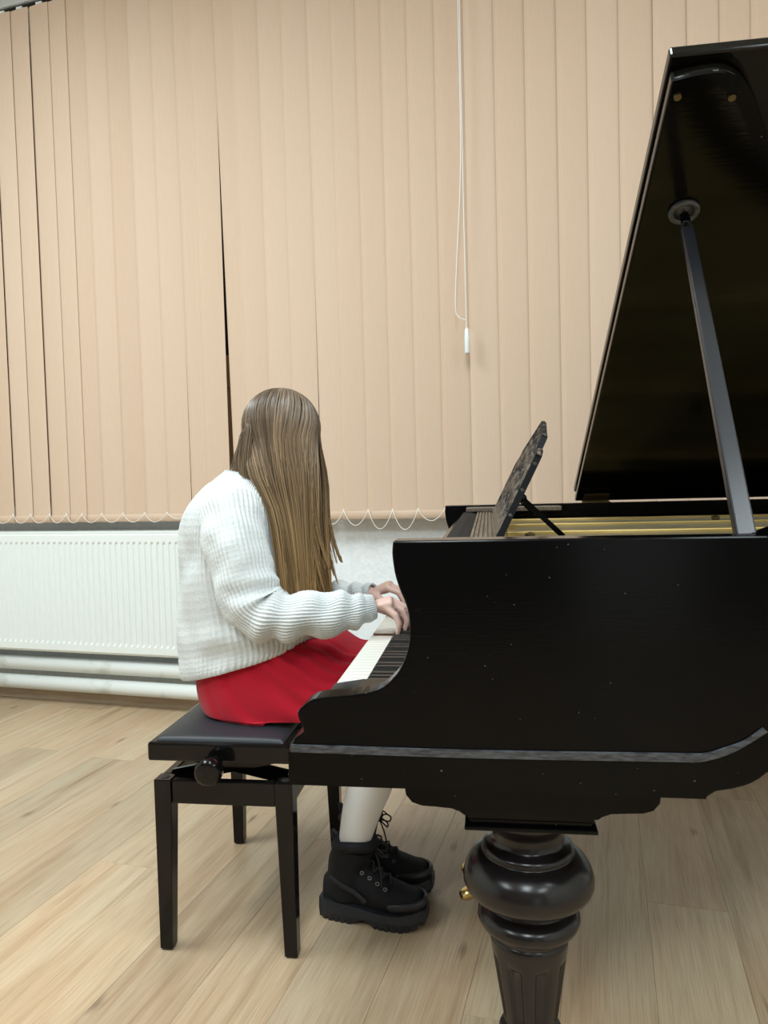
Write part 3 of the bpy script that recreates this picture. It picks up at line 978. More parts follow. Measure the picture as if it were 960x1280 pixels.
# padded cushion
v, f = [], []
nx, ny = 28, 40
def grid_(i, n_, L_):
    edge_ = [0.0, 0.0012, 0.003, 0.006, 0.010]
    if i < 5:
        return edge_[i] / L_
    if n_ - i < 5:
        return 1 - edge_[n_ - i] / L_
    return lerp(0.014 / L_, 1 - 0.014 / L_, (i - 5) / (n_ - 10))
cx0, cx1, cy0, cy1 = bx0 + 0.018, bx1 - 0.016, by0 + 0.012, by1 - 0.012
for j in range(ny + 1):
    for i in range(nx + 1):
        s, t = grid_(i, nx, cx1 - cx0), grid_(j, ny, cy1 - cy0)
        e = min(s, 1 - s) * (cx1 - cx0)
        e2 = min(t, 1 - t) * (cy1 - cy0)
        h = 0.009 * (1 - math.exp(-e / 0.0028)) * (1 - math.exp(-e2 / 0.0028)) + 0.014 * (1 - (2 * s - 1) ** 4) * (1 - (2 * t - 1) ** 4)
        if i in (0, nx) or j in (0, ny):
            h = 0
        v.append((lerp(cx0, cx1, s), lerp(cy0, cy1, t), 0.5115 + h))
for j in range(ny):
    for i in range(nx):
        a = j * (nx + 1) + i
        f.append((a, a + 1, a + nx + 2, a + nx + 1))
part('cushion', (v, f), 'leather', bench, smooth=True)
for sx_, xa, xb in ((-1, -0.4800, -0.4380), (1, -0.1820, -0.1400)):
    for sy_, ya, yb in ((-1, 0.490, 0.532), (1, 0.998, 1.040)):
        xi = 0.011
        # outer faces upright, inner faces taper
        bxa, bxb = (xa, xb - xi) if sx_ < 0 else (xa + xi, xb)
        bya, byb = (ya, yb - xi) if sy_ < 0 else (ya + xi, yb)
        vv = [(bxa, bya, 0.004), (bxb, bya, 0.004), (bxb, byb, 0.004), (bxa, byb, 0.004), (xa, ya, 0.36), (xb, ya, 0.36), (xb, yb, 0.36), (xa, yb, 0.36), (xa, ya, 0.419), (xb, ya, 0.419), (xb, yb, 0.419), (xa, yb, 0.419)]
        ff = [(3, 2, 1, 0), (8, 9, 10, 11)]
        for a in (0, 4):
            ff += [(a + i, a + (i + 1) % 4, a + 4 + (i + 1) % 4, a + 4 + i) for i in range(4)]
        lg = part('leg', (vv, ff), 'bench_lacquer', bench, bevel=0.002)
        part('glide', box(bxa + 0.004, bxb - 0.004, bya + 0.004, byb - 0.004, 0.0, 0.004), 'boot_rubber', lg)
        part('leg_cap', prism([((xa + xb) / 2 + 0.010 * math.cos(k * math.pi / 6), (ya + yb) / 2 + 0.010 * math.sin(k * math.pi / 6)) for k in range(12)], 0.419, 0.4205, XY), 'rail_dark', lg)
for ya, yb in ((0.493, 0.515), (1.015, 1.037)):
    part('end_rail', box(-0.437, -0.183, ya, yb, 0.361, 0.418), 'bench_lacquer', bench, bevel=0.003)
for xa, xb in ((-0.477, -0.455), (-0.165, -0.143)):
    part('long_rail', box(xa, xb, 0.533, 0.997, 0.361, 0.418), 'bench_lacquer', bench, bevel=0.003)
# scissor lift: two pairs of crossed arms and the threaded spindle
for y in (0.545, 0.985):
    part('scissor_arm', bar((-0.452, y, 0.408), (-0.185, y, 0.466), 0.010, 0.034, upv=(0, 0, 1)), 'bench_lacquer', bench)
    part('scissor_arm', bar((-0.168, y + 0.012, 0.408), (-0.440, y + 0.012, 0.466), 0.010, 0.034, upv=(0, 0, 1)), 'bench_lacquer', bench)
part('spindle', tube([(-0.320, 0.482, 0.462), (-0.320, 1.03, 0.452)], 0.009, 10), 'rail_dark', bench)
kc = (-0.322, 0.462)
kn = []
for r, y in ((0.012, 0.486), (0.016, 0.470), (0.026, 0.466), (0.0305, 0.460), (0.0315, 0.450), (0.0315, 0.436), (0.029, 0.429), (0.022, 0.427)):
    kn.append((r, y))
v, f = [], []
for r, y in kn:
    for i in range(40):
        a = 2 * math.pi * i / 40
        rr = r - (0.0012 if (i // 2) % 2 and 0.43 < y < 0.462 else 0)
        v.append((kc[0] + rr * math.cos(a), y, kc[1] + rr * math.sin(a)))
for k in range(len(kn) - 1):
    for i in range(40):
        j = (i + 1) % 40
        f.append((k * 40 + i, k * 40 + j, k * 40 + 40 + j, k * 40 + 40 + i))
f.append(tuple((len(kn) - 1) * 40 + i for i in range(40)))
part('height_knob', (v, f), 'bench_lacquer', bench, smooth=True)

# ================================================================== THE PLAYER
CY = 0.76
person = root('person', 'person with long hair in white knit sweater and red skirt playing the piano', 'person', (-0.34, CY, 0))

def remeshed(geo, voxel, smooth=2, fac=0.5):
    v, f = geo
    me = bpy.data.meshes.new('tmp')
    me.from_pydata([tuple(p) for p in v], [], f)
    bm = bmesh.new(); bm.from_mesh(me)
    bmesh.ops.recalc_face_normals(bm, faces=bm.faces)
    bm.to_mesh(me); bm.free()
    o = bpy.data.objects.new('tmp', me)
    COL.objects.link(o)
    md = o.modifiers.new('r', 'REMESH'); md.mode = 'VOXEL'; md.voxel_size = voxel
    ms = o.modifiers.new('s', 'SMOOTH'); ms.iterations = smooth; ms.factor = fac
    dg = bpy.context.evaluated_depsgraph_get()
    out = bpy.data.meshes.new_from_object(o.evaluated_get(dg))
    g = ([tuple(p.co) for p in out.vertices], [tuple(p.vertices) for p in out.polygons])
    bpy.data.objects.remove(o)
    bpy.data.meshes.remove(me); bpy.data.meshes.remove(out)
    return g

# ---- body: head bowed over the keys, hands on them
HC = Vector((-0.214, CY, 1.262))
HR = Matrix.Rotation(math.radians(30), 3, 'Y')
def H(x, y, z):
    return HC + HR @ Vector((x, y, z))
body = []
body.append(ball(H(-0.006, 0, 0.020), (0.088, 0.072, 0.084), 24, 16, HR))
body.append(ball(H(0.028, 0, -0.040), (0.054, 0.055, 0.068), 20, 14, HR))
body.append(ball(H(0.052, 0, -0.092), (0.024, 0.024, 0.020), 14, 10, HR))
body.append(ball(H(0.066, 0, 0.012), (0.016, 0.045, 0.012), 14, 10, HR))          # brow
body.append(tube([H(0.076, 0, 0.004), H(0.086, 0, -0.014), H(0.096, 0, -0.032)], [0.006, 0.008, 0.011], 10))  # nose
for s in (-1, 1):
    body.append(ball(H(0.084, s * 0.010, -0.036), (0.009, 0.007, 0.007), 10, 8, HR))
    body.append(ball(H(0.055, s * 0.032, -0.030), (0.022, 0.020, 0.020), 12, 8, HR))    # cheek
    body.append(ball(H(-0.004, s * 0.072, -0.012), (0.017, 0.006, 0.028), 12, 8, HR))   # ear
body.append(ball(H(0.076, 0, -0.056), (0.010, 0.020, 0.005), 12, 8, HR))
body.append(ball(H(0.074, 0, -0.065), (0.010, 0.017, 0.005), 12, 8, HR))
body.append(tube(catmull([(-0.340, CY, 1.06), (-0.320, CY, 1.12), (-0.275, CY, 1.18), (-0.235, CY, 1.235)], 8), 0.050, 16))
body.append(tube(catmull([(-0.34, CY, 0.60), (-0.34, CY, 0.68), (-0.345, CY, 0.78), (-0.335, CY, 0.92), (-0.335, CY, 1.02), (-0.335, CY, 1.08)], 14),
            [0.065, 0.07, 0.075, 0.08, 0.09, 0.10, 0.10, 0.10, 0.10, 0.102, 0.102, 0.10, 0.09, 0.075, 0.05], 20, flat=1.25, side=(1, 0, 0)))
SH = {-1: [(-0.330, CY - 0.10, 1.055), (-0.305, CY - 0.155, 1.03), (-0.272, 0.572, 0.94), (-0.228, 0.548, 0.815), (-0.10, 0.555, 0.80), (0.0, 0.585, 0.806), (0.04, 0.598, 0.815)],
      1: [(-0.330, CY + 0.10, 1.055), (-0.305, CY + 0.155, 1.03), (-0.272, 0.95, 0.93), (-0.245, 0.965, 0.795), (-0.13, 0.945, 0.775), (-0.05, 0.905, 0.790), (-0.005, 0.887, 0.803)]}
for s in (-1, 1):
    body.append(tube(catmull(SH[s], 24), [0.045] * 6 + [0.040] * 4 + [0.036] * 5 + [0.033, 0.031, 0.030, 0.028, 0.027, 0.026, 0.025, 0.024, 0.024, 0.024], 14))

def hand(wr, mcp, dirs, thumb):
    """wr wrist, mcp list of four knuckles, dirs per finger joints, thumb joints"""
    mid_ = (Vector(mcp[1]) + Vector(mcp[2])) / 2
    w_ = Vector(wr)
    ps = [w_ - Vector((0.03, 0, 0.004)), w_, w_.lerp(mid_, 0.35), w_.lerp(mid_, 0.7), mid_, mid_ + (mid_ - w_) * 0.10]
    body.append(tube(ps, [0.025, 0.025, 0.030, 0.034, 0.035, 0.030], 18, flat=0.46, side=(0, 1, 0)))
    for m_, js in zip(mcp, dirs):
        pts_ = [w_.lerp(Vector(m_), 0.55), Vector(m_)] + [Vector(j) for j in js]
        r = [0.0095, 0.0100, 0.0088, 0.0078, 0.0062]
        body.append(tube(pts_, r[:len(pts_)], 10))
        body.append(ball(pts_[-1], 0.0066, 10, 6))
        body.append(ball(pts_[1], 0.0103, 10, 6))
        body.append(ball(pts_[2], 0.0090, 10, 6))
    tp = [Vector(t) for t in thumb]
    body.append(tube(tp, [0.014, 0.0125, 0.0105, 0.0085][:len(tp)], 12))
    body.append(ball(tp[-1], 0.0085, 10, 6))
    body.append(ball(tp[0], 0.0145, 10, 6))

hand((0.047, 0.600, 0.817),
     [(0.085, 0.634, 0.823), (0.089, 0.616, 0.826), (0.087, 0.598, 0.823), (0.080, 0.581, 0.816)],
     [[(0.117, 0.640, 0.807), (0.127, 0.643, 0.784), (0.123, 0.644, 0.766)],
      [(0.122, 0.618, 0.810), (0.133, 0.619, 0.786), (0.129, 0.619, 0.766)],
      [(0.117, 0.596, 0.805), (0.127, 0.594, 0.782), (0.122, 0.594, 0.764)],
      [(0.103, 0.572, 0.798), (0.111, 0.568, 0.778), (0.107, 0.567, 0.758)]],
     [(0.052, 0.628, 0.810), (0.076, 0.650, 0.795), (0.098, 0.660, 0.776), (0.110, 0.660, 0.757)])
hand((0.002, 0.886, 0.806),
     [(0.045, 0.856, 0.822), (0.050, 0.874, 0.825), (0.049, 0.892, 0.822), (0.042, 0.909, 0.815)],
     [[(0.078, 0.849, 0.810), (0.091, 0.846, 0.788), (0.090, 0.846, 0.756)],
      [(0.084, 0.873, 0.813), (0.098, 0.872, 0.789), (0.097, 0.872, 0.758)],
      [(0.081, 0.896, 0.809), (0.094, 0.898, 0.786), (0.092, 0.898, 0.756)],
      [(0.066, 0.918, 0.801), (0.077, 0.922, 0.780), (0.075, 0.922, 0.755)]],
     [(0.008, 0.860, 0.797), (0.032, 0.838, 0.787), (0.054, 0.829, 0.774), (0.068, 0.829, 0.757)])

LEGS = {-1: [(-0.34, CY - 0.085, 0.615), (-0.25, 0.665, 0.606), (-0.10, 0.658, 0.592), (0.02, 0.656, 0.562), (0.075, 0.656, 0.515), (0.045, 0.660, 0.42), (0.010, 0.664, 0.34), (-0.016, 0.668, 0.26), (-0.038, 0.675, 0.17), (-0.055, 0.683, 0.09)],
        1: [(-0.34, CY + 0.085, 0.615), (-0.25, 0.855, 0.606), (-0.10, 0.86, 0.592), (0.02, 0.855, 0.562), (0.070, 0.85, 0.515), (0.045, 0.84, 0.42), (0.008, 0.83, 0.34), (-0.024, 0.822, 0.26), (-0.048, 0.816, 0.17), (-0.056, 0.814, 0.09)]}
LR = [0.070, 0.070, 0.064, 0.058, 0.055, 0.053, 0.056, 0.047, 0.037, 0.033]
def radii(rs, n):
    m_ = len(rs) - 1
    out = []
    for k in range(n + 1):
        t = k / n * m_
        i = min(int(t), m_ - 1)
        out.append(lerp(rs[i], rs[i + 1], t - i))
    return out
for s in (-1, 1):
    body.append(tube(catmull(LEGS[s], 36), [r - 0.006 for r in radii(LR, 36)], 16))
    fx = -0.12 if s < 0 else -0.12
    a0 = Vector((-0.09, 0.685, 0.07)) if s < 0 else Vector((-0.09, 0.815, 0.07))
    a1 = Vector((0.10, 0.66, 0.062)) if s < 0 else Vector((0.11, 0.805, 0.062))
    body.append(tube([a0, a0.lerp(a1, 0.3), a0.lerp(a1, 0.7), a1], [0.024, 0.03, 0.03, 0.018], 12))
bd = part('body', remeshed(join(*body), 0.0038, 3, 0.5), 'skin', person, smooth=True)
for s in (-1, 1):
    part('eye', ball(H(0.068, s * 0.029, 0.000), 0.0105, 14, 10), 'eye_white', bd, smooth=True)
    part('iris', ball(H(0.0765, s * 0.0295, -0.001), (0.003, 0.005, 0.005), 12, 8, HR), 'iris', bd, smooth=True)
part('lips', join(ball(H(0.0835, 0, -0.0565), (0.005, 0.019, 0.004), 14, 8, HR), ball(H(0.0820, 0, -0.0635), (0.005, 0.016, 0.0045), 14, 8, HR)), 'lips', bd, smooth=True)
for s in (-1, 1):
    part('tights_leg', tube(catmull(LEGS[s], 48), radii(LR, 48), 28), 'tights', person, smooth=True)

# ---- sweater: torso and two sleeves, ribs running along each
KEY = [  # back x, back z, front x, front z, half width
    (-0.462, 0.622, -0.150, 0.718, 0.185),
    (-0.484, 0.612, -0.126, 0.716, 0.205),
    (-0.490, 0.640, -0.112, 0.740, 0.212),
    (-0.489, 0.70, -0.124, 0.785, 0.210),
    (-0.486, 0.78, -0.158, 0.845, 0.204),
    (-0.483, 0.87, -0.190, 0.910, 0.198),
    (-0.477, 0.955, -0.207, 0.975, 0.196),
    (-0.461, 1.035, -0.214, 1.030, 0.196),
    (-0.440, 1.080, -0.222, 1.072, 0.180),
    (-0.412, 1.113, -0.232, 1.104, 0.142),
    (-0.385, 1.138, -0.238, 1.124, 0.098),
    (-0.368, 1.152, -0.240, 1.134, 0.070),
    (-0.362, 1.158, -0.242, 1.138, 0.062),
    (-0.356, 1.150, -0.250, 1.130, 0.055)]
def torso():
    rows, ribs, per = 150, 94, 6
    n = ribs * per
    keys = [Vector((k[0], k[1], k[2])) for k in KEY]
    keys2 = [Vector((k[3], k[4], 0)) for k in KEY]
    A = catmull(keys, rows); B = catmull(keys2, rows)
    v, f = [], []
    for j in range(rows + 1):
        xb, zb, xf = A[j]; zf, bw, _ = B[j]
        c = Vector(((xb + xf) / 2, CY, (zb + zf) / 2))
        ax = Vector(((xf - xb) / 2, 0, (zf - zb) / 2))
        hj = j / rows
        band = 1 if hj > 0.11 else 0.8
        for i in range(n):
            th = 2 * math.pi * i / n
            e = 2 / 2.35
            cs, sn = math.cos(th), math.sin(th)
            cu = math.copysign(abs(cs) ** e, cs); su = math.copysign(abs(sn) ** e, sn)
            p = c + ax * cu + Vector((0, 1, 0)) * (bw * su)
            d = Vector((cs, sn, 0))
            rib = 0.0030 * (0.5 + 0.5 * math.cos(2 * math.pi * i / per))
            w_ = 0.010 * noise.noise(Vector((p.x * 9, p.y * 9, p.z * 5))) + 0.006 * noise.noise(Vector((p.x * 20, p.y * 20 + 4, p.z * 14)))
            # slack folds sagging above the hem
            w_ += 0.008 * math.exp(-((hj - 0.22) / 0.10) ** 2) * math.sin(zb * 60 + 3 * sn + 2 * cs) * (0.5 + 0.5 * cs)
            if hj > 0.75:
                w_ *= 0.3
            knit = 0.0006 * math.sin(j * 2.1)
            p = p + d * (rib * band + w_ + knit)
            v.append(p)
    for j in range(rows):
        for i in range(n):
            k = (i + 1) % n
            f.append((j * n + i, j * n + k, (j + 1) * n + k, (j + 1) * n + i))
    return v, f
sweater = part('sweater', torso(), 'knit', person, smooth=True)

def sleeve(path, rads, s):
    rows, ribs, per = 190, 42, 6
    n = ribs * per
    P = catmull(path, rows)
    R_ = radii(rads, rows)
    v, f = [], []
    prev = Vector((0, 1, 0)) * s
    for j, p in enumerate(P):
        d = (P[min(j + 1, rows)] - P[max(j - 1, 0)]).normalized()
        sd = (prev - d * prev.dot(d)).normalized(); prev = sd
        td = d.cross(sd)
        t = j / rows
        fold = math.exp(-((t - 0.50) / 0.16) ** 2)
        fore = max(0, min(1, (t - 0.45) / 0.1)) * max(0, min(1, (0.97 - t) / 0.12))
        for i in range(n):
            a = 2 * math.pi * i / n
            dr = sd * math.cos(a) + td * math.sin(a)
            r = R_[j]
            q = p + dr * r
            rib = 0.0030 * (0.5 + 0.5 * math.cos(2 * math.pi * i / per)) * (0.6 if t < 0.08 else 1)
            w_ = 0.009 * noise.noise(q * 11) + 0.005 * noise.noise(q * 24)
            w_ += 0.0065 * fold * math.sin(t * 70 + 1.5 * math.cos(a)) * (0.55 + 0.45 * dr.x)
            w_ += 0.0055 * fore * math.sin(t * 58 + 1.8 * math.sin(a + 0.6) + 2.5 * noise.noise(q * 6))
            w_ *= 0.35 if t > 0.94 else 1
            v.append(q + dr * (rib + w_ + 0.0005 * math.sin(j * 2.1)))
    for j in range(rows):
        for i in range(n):
            k = (i + 1) % n
            f.append((j * n + i, j * n + k, (j + 1) * n + k, (j + 1) * n + i))
    # the cuff turns in a little
    b0 = rows * n
    m0 = len(v)
    for i in range(n):
        q = P[-1] + (v[b0 + i] - P[-1]) * 0.88 - (P[-1] - P[-2]).normalized() * 0.006
        v.append(q)
    for i in range(n):
        k = (i + 1) % n
        f.append((b0 + i, b0 + k, m0 + k, m0 + i))
    return v, f
part('sleeve', sleeve([(-0.335, 0.665, 1.060), (-0.312, 0.618, 1.045), (-0.292, 0.588, 0.995), (-0.272, 0.570, 0.925), (-0.252, 0.556, 0.86), (-0.226, 0.548, 0.812), (-0.172, 0.548, 0.799), (-0.10, 0.555, 0.800), (-0.03, 0.571, 0.804), (0.018, 0.586, 0.811), (0.048, 0.598, 0.816)],
     [0.058, 0.076, 0.078, 0.073, 0.069, 0.064, 0.055, 0.051, 0.047, 0.037, 0.0265], -1), 'knit', sweater, smooth=True)
part('sleeve', sleeve([(-0.335, 0.855, 1.060), (-0.312, 0.902, 1.045), (-0.292, 0.932, 0.995), (-0.275, 0.950, 0.925), (-0.262, 0.962, 0.85), (-0.242, 0.965, 0.795), (-0.190, 0.960, 0.776), (-0.13, 0.945, 0.773), (-0.07, 0.918, 0.782), (-0.025, 0.897, 0.796), (0.003, 0.886, 0.804)],
     [0.058, 0.076, 0.078, 0.073, 0.069, 0.064, 0.055, 0.050, 0.045, 0.036, 0.0258], 1), 'knit', sweater, smooth=True)

# ---- skirt
SK = [  # back x, back z, front x, front z, half width, sag at the sides
    (-0.440, 0.700, -0.190, 0.745, 0.165, 0.0),
    (-0.448, 0.650, -0.140, 0.735, 0.186, 0.012),
    (-0.450, 0.600, -0.095, 0.722, 0.196, 0.035),
    (-0.444, 0.565, -0.050, 0.706, 0.200, 0.060),
    (-0.432, 0.545, -0.015, 0.694, 0.201, 0.072),
    (-0.425, 0.540, -0.002, 0.690, 0.201, 0.075)]
CREASE = [(14, 4, 0.009), (27, 4, 0.010), (40, 4, 0.010), (52, 4, 0.011), (63, 4, 0.010), (74, 4.5, 0.009), (88, 5, 0.006), (108, 7, 0.004)]
def skirt_shell(scale=1.0, cut=0.0):
    rows, n = 44, 220
    A = catmull([Vector(k[:3]) for k in SK], rows); B = catmull([Vector(k[3:]) for k in SK], rows)
    v, f = [], []
    for j in range(rows + 1):
        xb, zb, xf = A[j]; zf, bw, sag = B[j]
        t = j / rows
        for i in range(n):
            th = 2 * math.pi * i / n
            cs, sn = math.cos(th), math.sin(th)
            e = 2 / 2.5
            e2 = 2 / (2.5 + 2.0 * t) if cs > 0 else e
            cu = math.copysign(abs(cs) ** e2, cs); su = math.copysign(abs(sn) ** e, sn)
            p = Vector(((xb + xf) / 2 + (xf - xb) / 2 * cu, CY + bw * su * scale, (zb + zf) / 2 + (zf - zb) / 2 * cu - sag * sn * sn * (1 if cs < 0 else max(0, 1 - cs) ** 0.8)))
            fr = max(0, cs + 0.35)
            dth = abs(math.degrees(math.atan2(sn, cs)))
            pleat = 0.0
            for c0, cw, dp in CREASE:
                x_ = (dth - c0 - 14 * (1 - t)) / (cw * (0.5 + 0.5 * t))
                pleat += -dp * (0.25 + 0.75 * t) * math.exp(-x_ * x_) + 0.5 * dp * t * math.exp(-((x_ - 1.6) / 1.3) ** 2)
            if t < 0.15:
                pleat *= t / 0.15
            pleat += 0.005 * t * noise.noise(p * 10)
            p += Vector((cs * 0.4, sn, 0.55)) * pleat
            if cs > -0.5 and t > 0.5:
                zh = 0.539 if p.x < -0.135 else 0.539 + 0.152 * (min(1, (p.x + 0.135) / 0.135)) ** 1.15
                k_ = min(1, (t - 0.5) / 0.5) ** 1.5 * min(1, (cs + 0.5) / 0.3)
                p.z = lerp(p.z, zh, k_ * (1 if p.z > zh else 0.6))
            if p.z < 0.538:
                p.z = 0.538 + 0.002 * noise.noise(p * 30)
            v.append(p)
    for j in range(rows):
        for i in range(n):
            k = (i + 1) % n
            f.append((j * n + i, j * n + k, (j + 1) * n + k, (j + 1) * n + i))
    return v, f
sk = part('skirt', skirt_shell(), 'skirt_cloth', person, smooth=True)
md = sk.modifiers.new('thick', 'SOLIDIFY'); md.thickness = 0.0025; md.offset = -1
# lining peeping out along the seat
lp = []
for i in range(60):
    t = i / 59
    th = math.radians(lerp(165, 268, t))
    cs, sn = math.cos(th), math.sin(th)
    cu = math.copysign(abs(cs) ** 0.8, cs); su = math.copysign(abs(sn) ** 0.8, sn)
    lp.append((-0.213 + 0.200 * cu, CY + 0.194 * su, 0.5345 + 0.0015 * math.sin(t * 25)))
part('skirt_hem', tube(lp, 0.0055, 8, flat=1.4), 'skirt_cloth', sk, smooth=True)

# ---- boots
def boot(heel, toe, shaft_top, name='boot'):
    h, t_ = Vector(heel), Vector(toe)
    L = (t_ - h).length
    ux = (t_ - h).normalized(); uy = Vector((-ux.y, ux.x, 0))
    def P(u, v_, z):
        p = h + ux * u + uy * v_
        return Vector((p.x, p.y, z))
    wkey = [(0, (0.024,)), (0.02, (0.033,)), (0.06, (0.037,)), (0.12, (0.039,)), (0.18, (0.047,)), (0.22, (0.046,)), (0.25, (0.037,)), (0.272, (0.016,))]
    zkey = [(0, (0.10,)), (0.05, (0.13,)), (0.10, (0.150,)), (0.14, (0.128,)), (0.18, (0.104,)), (0.22, (0.090,)), (0.25, (0.082,)), (0.272, (0.055,))]
    # upper as a loft of cross-sections from heel to toe
    v, f = [], []
    us = [0.002, 0.012, 0.03, 0.05, 0.075, 0.10, 0.12, 0.14, 0.16, 0.18, 0.20, 0.22, 0.235, 0.25, 0.262, 0.270]
    n = 20
    for u in us:
        w_ = interp(wkey, u)[0]; zt = interp(zkey, u)[0]
        for i in range(n):
            a = 2 * math.pi * i / n
            e = 0.75
            ca = math.copysign(abs(math.cos(a)) ** e, math.cos(a)); sa = math.copysign(abs(math.sin(a)) ** e, math.sin(a))
            zc, hz_ = (0.028 + zt) / 2, (zt - 0.028) / 2
            v.append(P(u, w_ * ca * (1 - 0.25 * max(0, sa)), zc + hz_ * sa))
    for k in range(len(us) - 1):
        for i in range(n):
            j = (i + 1) % n
            f.append((k * n + i, k * n + j, (k + 1) * n + j, (k + 1) * n + i))
    f += [tuple(range(n - 1, -1, -1)), tuple((len(us) - 1) * n + i for i in range(n))]
    st = Vector(shaft_top)
    sh = [P(0.060, 0, 0.05), P(0.062, 0, 0.10), P(0.066, 0, 0.14), st.lerp(P(0.066, 0, 0.14), 0.4), st]
    up_ = remeshed(join((v, f), tube(sh, [0.050, 0.051, 0.051, 0.051, 0.053], 24, flat=0.90, side=tuple(ux))), 0.0045, 4, 0.5)
    b = part(name, up_, 'boot_fabric', person, smooth=True)
    # padded collar
    d = (st - sh[2]).normalized()
    ring_ = []
    for k in range(25):
        a = 2 * math.pi * k / 24
        ring_.append(st + ux * (0.049 * math.cos(a)) + uy * (0.044 * math.sin(a)) + Vector((0, 0, 0.004 * math.cos(a) - 0.006 * math.cos(2 * a))))
    part('collar', tube(ring_, 0.0135, 10, caps=False), 'boot_fabric', b, smooth=True)
    # platform sole with lugs
    v, f = [], []
    N_ = 120
    rows_ = []
    for k in range(N_ + 1):
        u = -0.006 + (L + 0.014) * k / N_
        w_ = interp(wkey, max(0, min(0.272, u * 0.272 / L)))[0] + 0.008
        if u < 0:
            w_ = 0.026
        lug = 0.0075 if (u * 1000 % 17) < 5 else 0
        arch_ = 0.015 * max(0, 1 - ((u - 0.118) / 0.030) ** 2)
        toe_up = 0.016 * max(0, (u - 0.21) / 0.065) ** 2
        top_ = 0.052 - 0.010 * min(1, max(0, (u - 0.04) / 0.10)) + 0.008 * max(0, (u - 0.20) / 0.07)
        bot_ = max(arch_, lug if 0.04 < 1 else 0) + toe_up
        rows_.append([(P(u, -w_, top_)), P(u, -w_ - 0.003, 0.024), P(u, -w_ + 0.002, bot_), P(u, -w_ * 0.55, arch_ + toe_up + 0.002), P(u, w_ * 0.55, arch_ + toe_up + 0.002), P(u, w_ - 0.002, bot_), P(u, w_ + 0.003, 0.024), P(u, w_, top_)])
    m_ = 8
    for r in rows_:
        v += r
    for k in range(N_):
        for i in range(m_):
            j = (i + 1) % m_
            f.append((k * m_ + i, k * m_ + j, (k + 1) * m_ + j, (k + 1) * m_ + i))
    f += [tuple(range(m_ - 1, -1, -1)), tuple(N_ * m_ + i for i in range(m_))]
    part('sole', (v, f), 'boot_rubber', b)
    # toe guard rand
    gd = []
    for k in range(21):
        a = math.radians(lerp(-115, 115, k / 20))
        gd.append(P(0.205 + 0.066 * math.cos(a), 0.047 * math.sin(a), 0.060 + 0.006 * math.cos(a)))
    part('toe_guard', tube(gd, [0.004] + [0.011] * 19 + [0.004], 8, flat=0.5, side=(0, 0, 1)), 'boot_trim', b, smooth=True)
    # heel counter and side strap
    part('side_strap', tube([P(0.03, -0.040, 0.115), P(0.06, -0.046, 0.100), P(0.095, -0.044, 0.085), P(0.125, -0.044, 0.062)], 0.007, 6, flat=0.3, side=(0, 0, 1)), 'boot_trim', b)
    part('pull_tab', tube(catmull([st + ux * -0.044 + Vector((0, 0, -0.03)), st + ux * -0.056 + Vector((0, 0, 0.0)), st + ux * -0.062 + Vector((0, 0, 0.022)), st + ux * -0.052 + Vector((0, 0, 0.014)), st + ux * -0.046 + Vector((0, 0, -0.01))], 14), 0.0035, 6, flat=2.4), 'boot_lace', b, smooth=True)
    # laces: zigzag up the instep, then a bow
    zz = []
    for k in range(9):
        u = 0.185 - 0.011 * k
        z = interp(zkey, u)[0] + 0.002
        if k > 5:
            z += 0.010 * (k - 5)
        zz.append(P(u, 0.018 * (1 if k % 2 else -1), z))
    part('lace', join(*[tube([a, a.lerp(c, 0.5) + Vector((0, 0, 0.005)), c], 0.0026, 6) for a, c in zip(zz, zz[1:])]), 'boot_lace', b, smooth=True)
    kx = st + ux * 0.052 + Vector((0, 0, -0.012))
    for sgn in (-1, 1):
        lo_ = catmull([kx, kx + ux * 0.012 + uy * (0.014 * sgn) + Vector((0, 0, 0.008)), kx + ux * 0.027 + uy * (0.020 * sgn) + Vector((0, 0, 0.000)), kx + ux * 0.024 + uy * (0.016 * sgn) + Vector((0, 0, -0.012)), kx], 16)
        part('lace_loop', tube(lo_, 0.0022, 6), 'boot_lace', b, smooth=True)
        tl = catmull([kx, kx + ux * 0.008 + uy * (0.010 * sgn) + Vector((0, 0, 0.018)), kx + ux * 0.020 + uy * (0.014 * sgn) + Vector((0, 0, 0.008))], 8) if sgn > 0 else \
            catmull([kx, kx + ux * 0.022 + uy * -0.03 + Vector((0, 0, -0.03)), kx + ux * 0.03 + uy * -0.042 + Vector((0, 0, -0.075))], 8)
        part('lace_end', tube(tl, 0.002, 6), 'boot_lace', b, smooth=True)
    for k in range(4):
        u = 0.175 - 0.020 * k
        z = interp(zkey, u)[0] - 0.010
        ey = [P(u + 0.0045 * math.cos(q * math.pi / 4), -0.034, z + 0.0045 * math.sin(q * math.pi / 4)) for q in range(9)]
        part('eyelet', tube(ey, 0.0014, 5, caps=False), 'grey_metal', b)
    return b
boot((-0.118, 0.692, 0), (0.145, 0.655, 0), (-0.030, 0.670, 0.198))
boot((-0.118, 0.818, 0), (0.150, 0.800, 0), (-0.040, 0.817, 0.203))

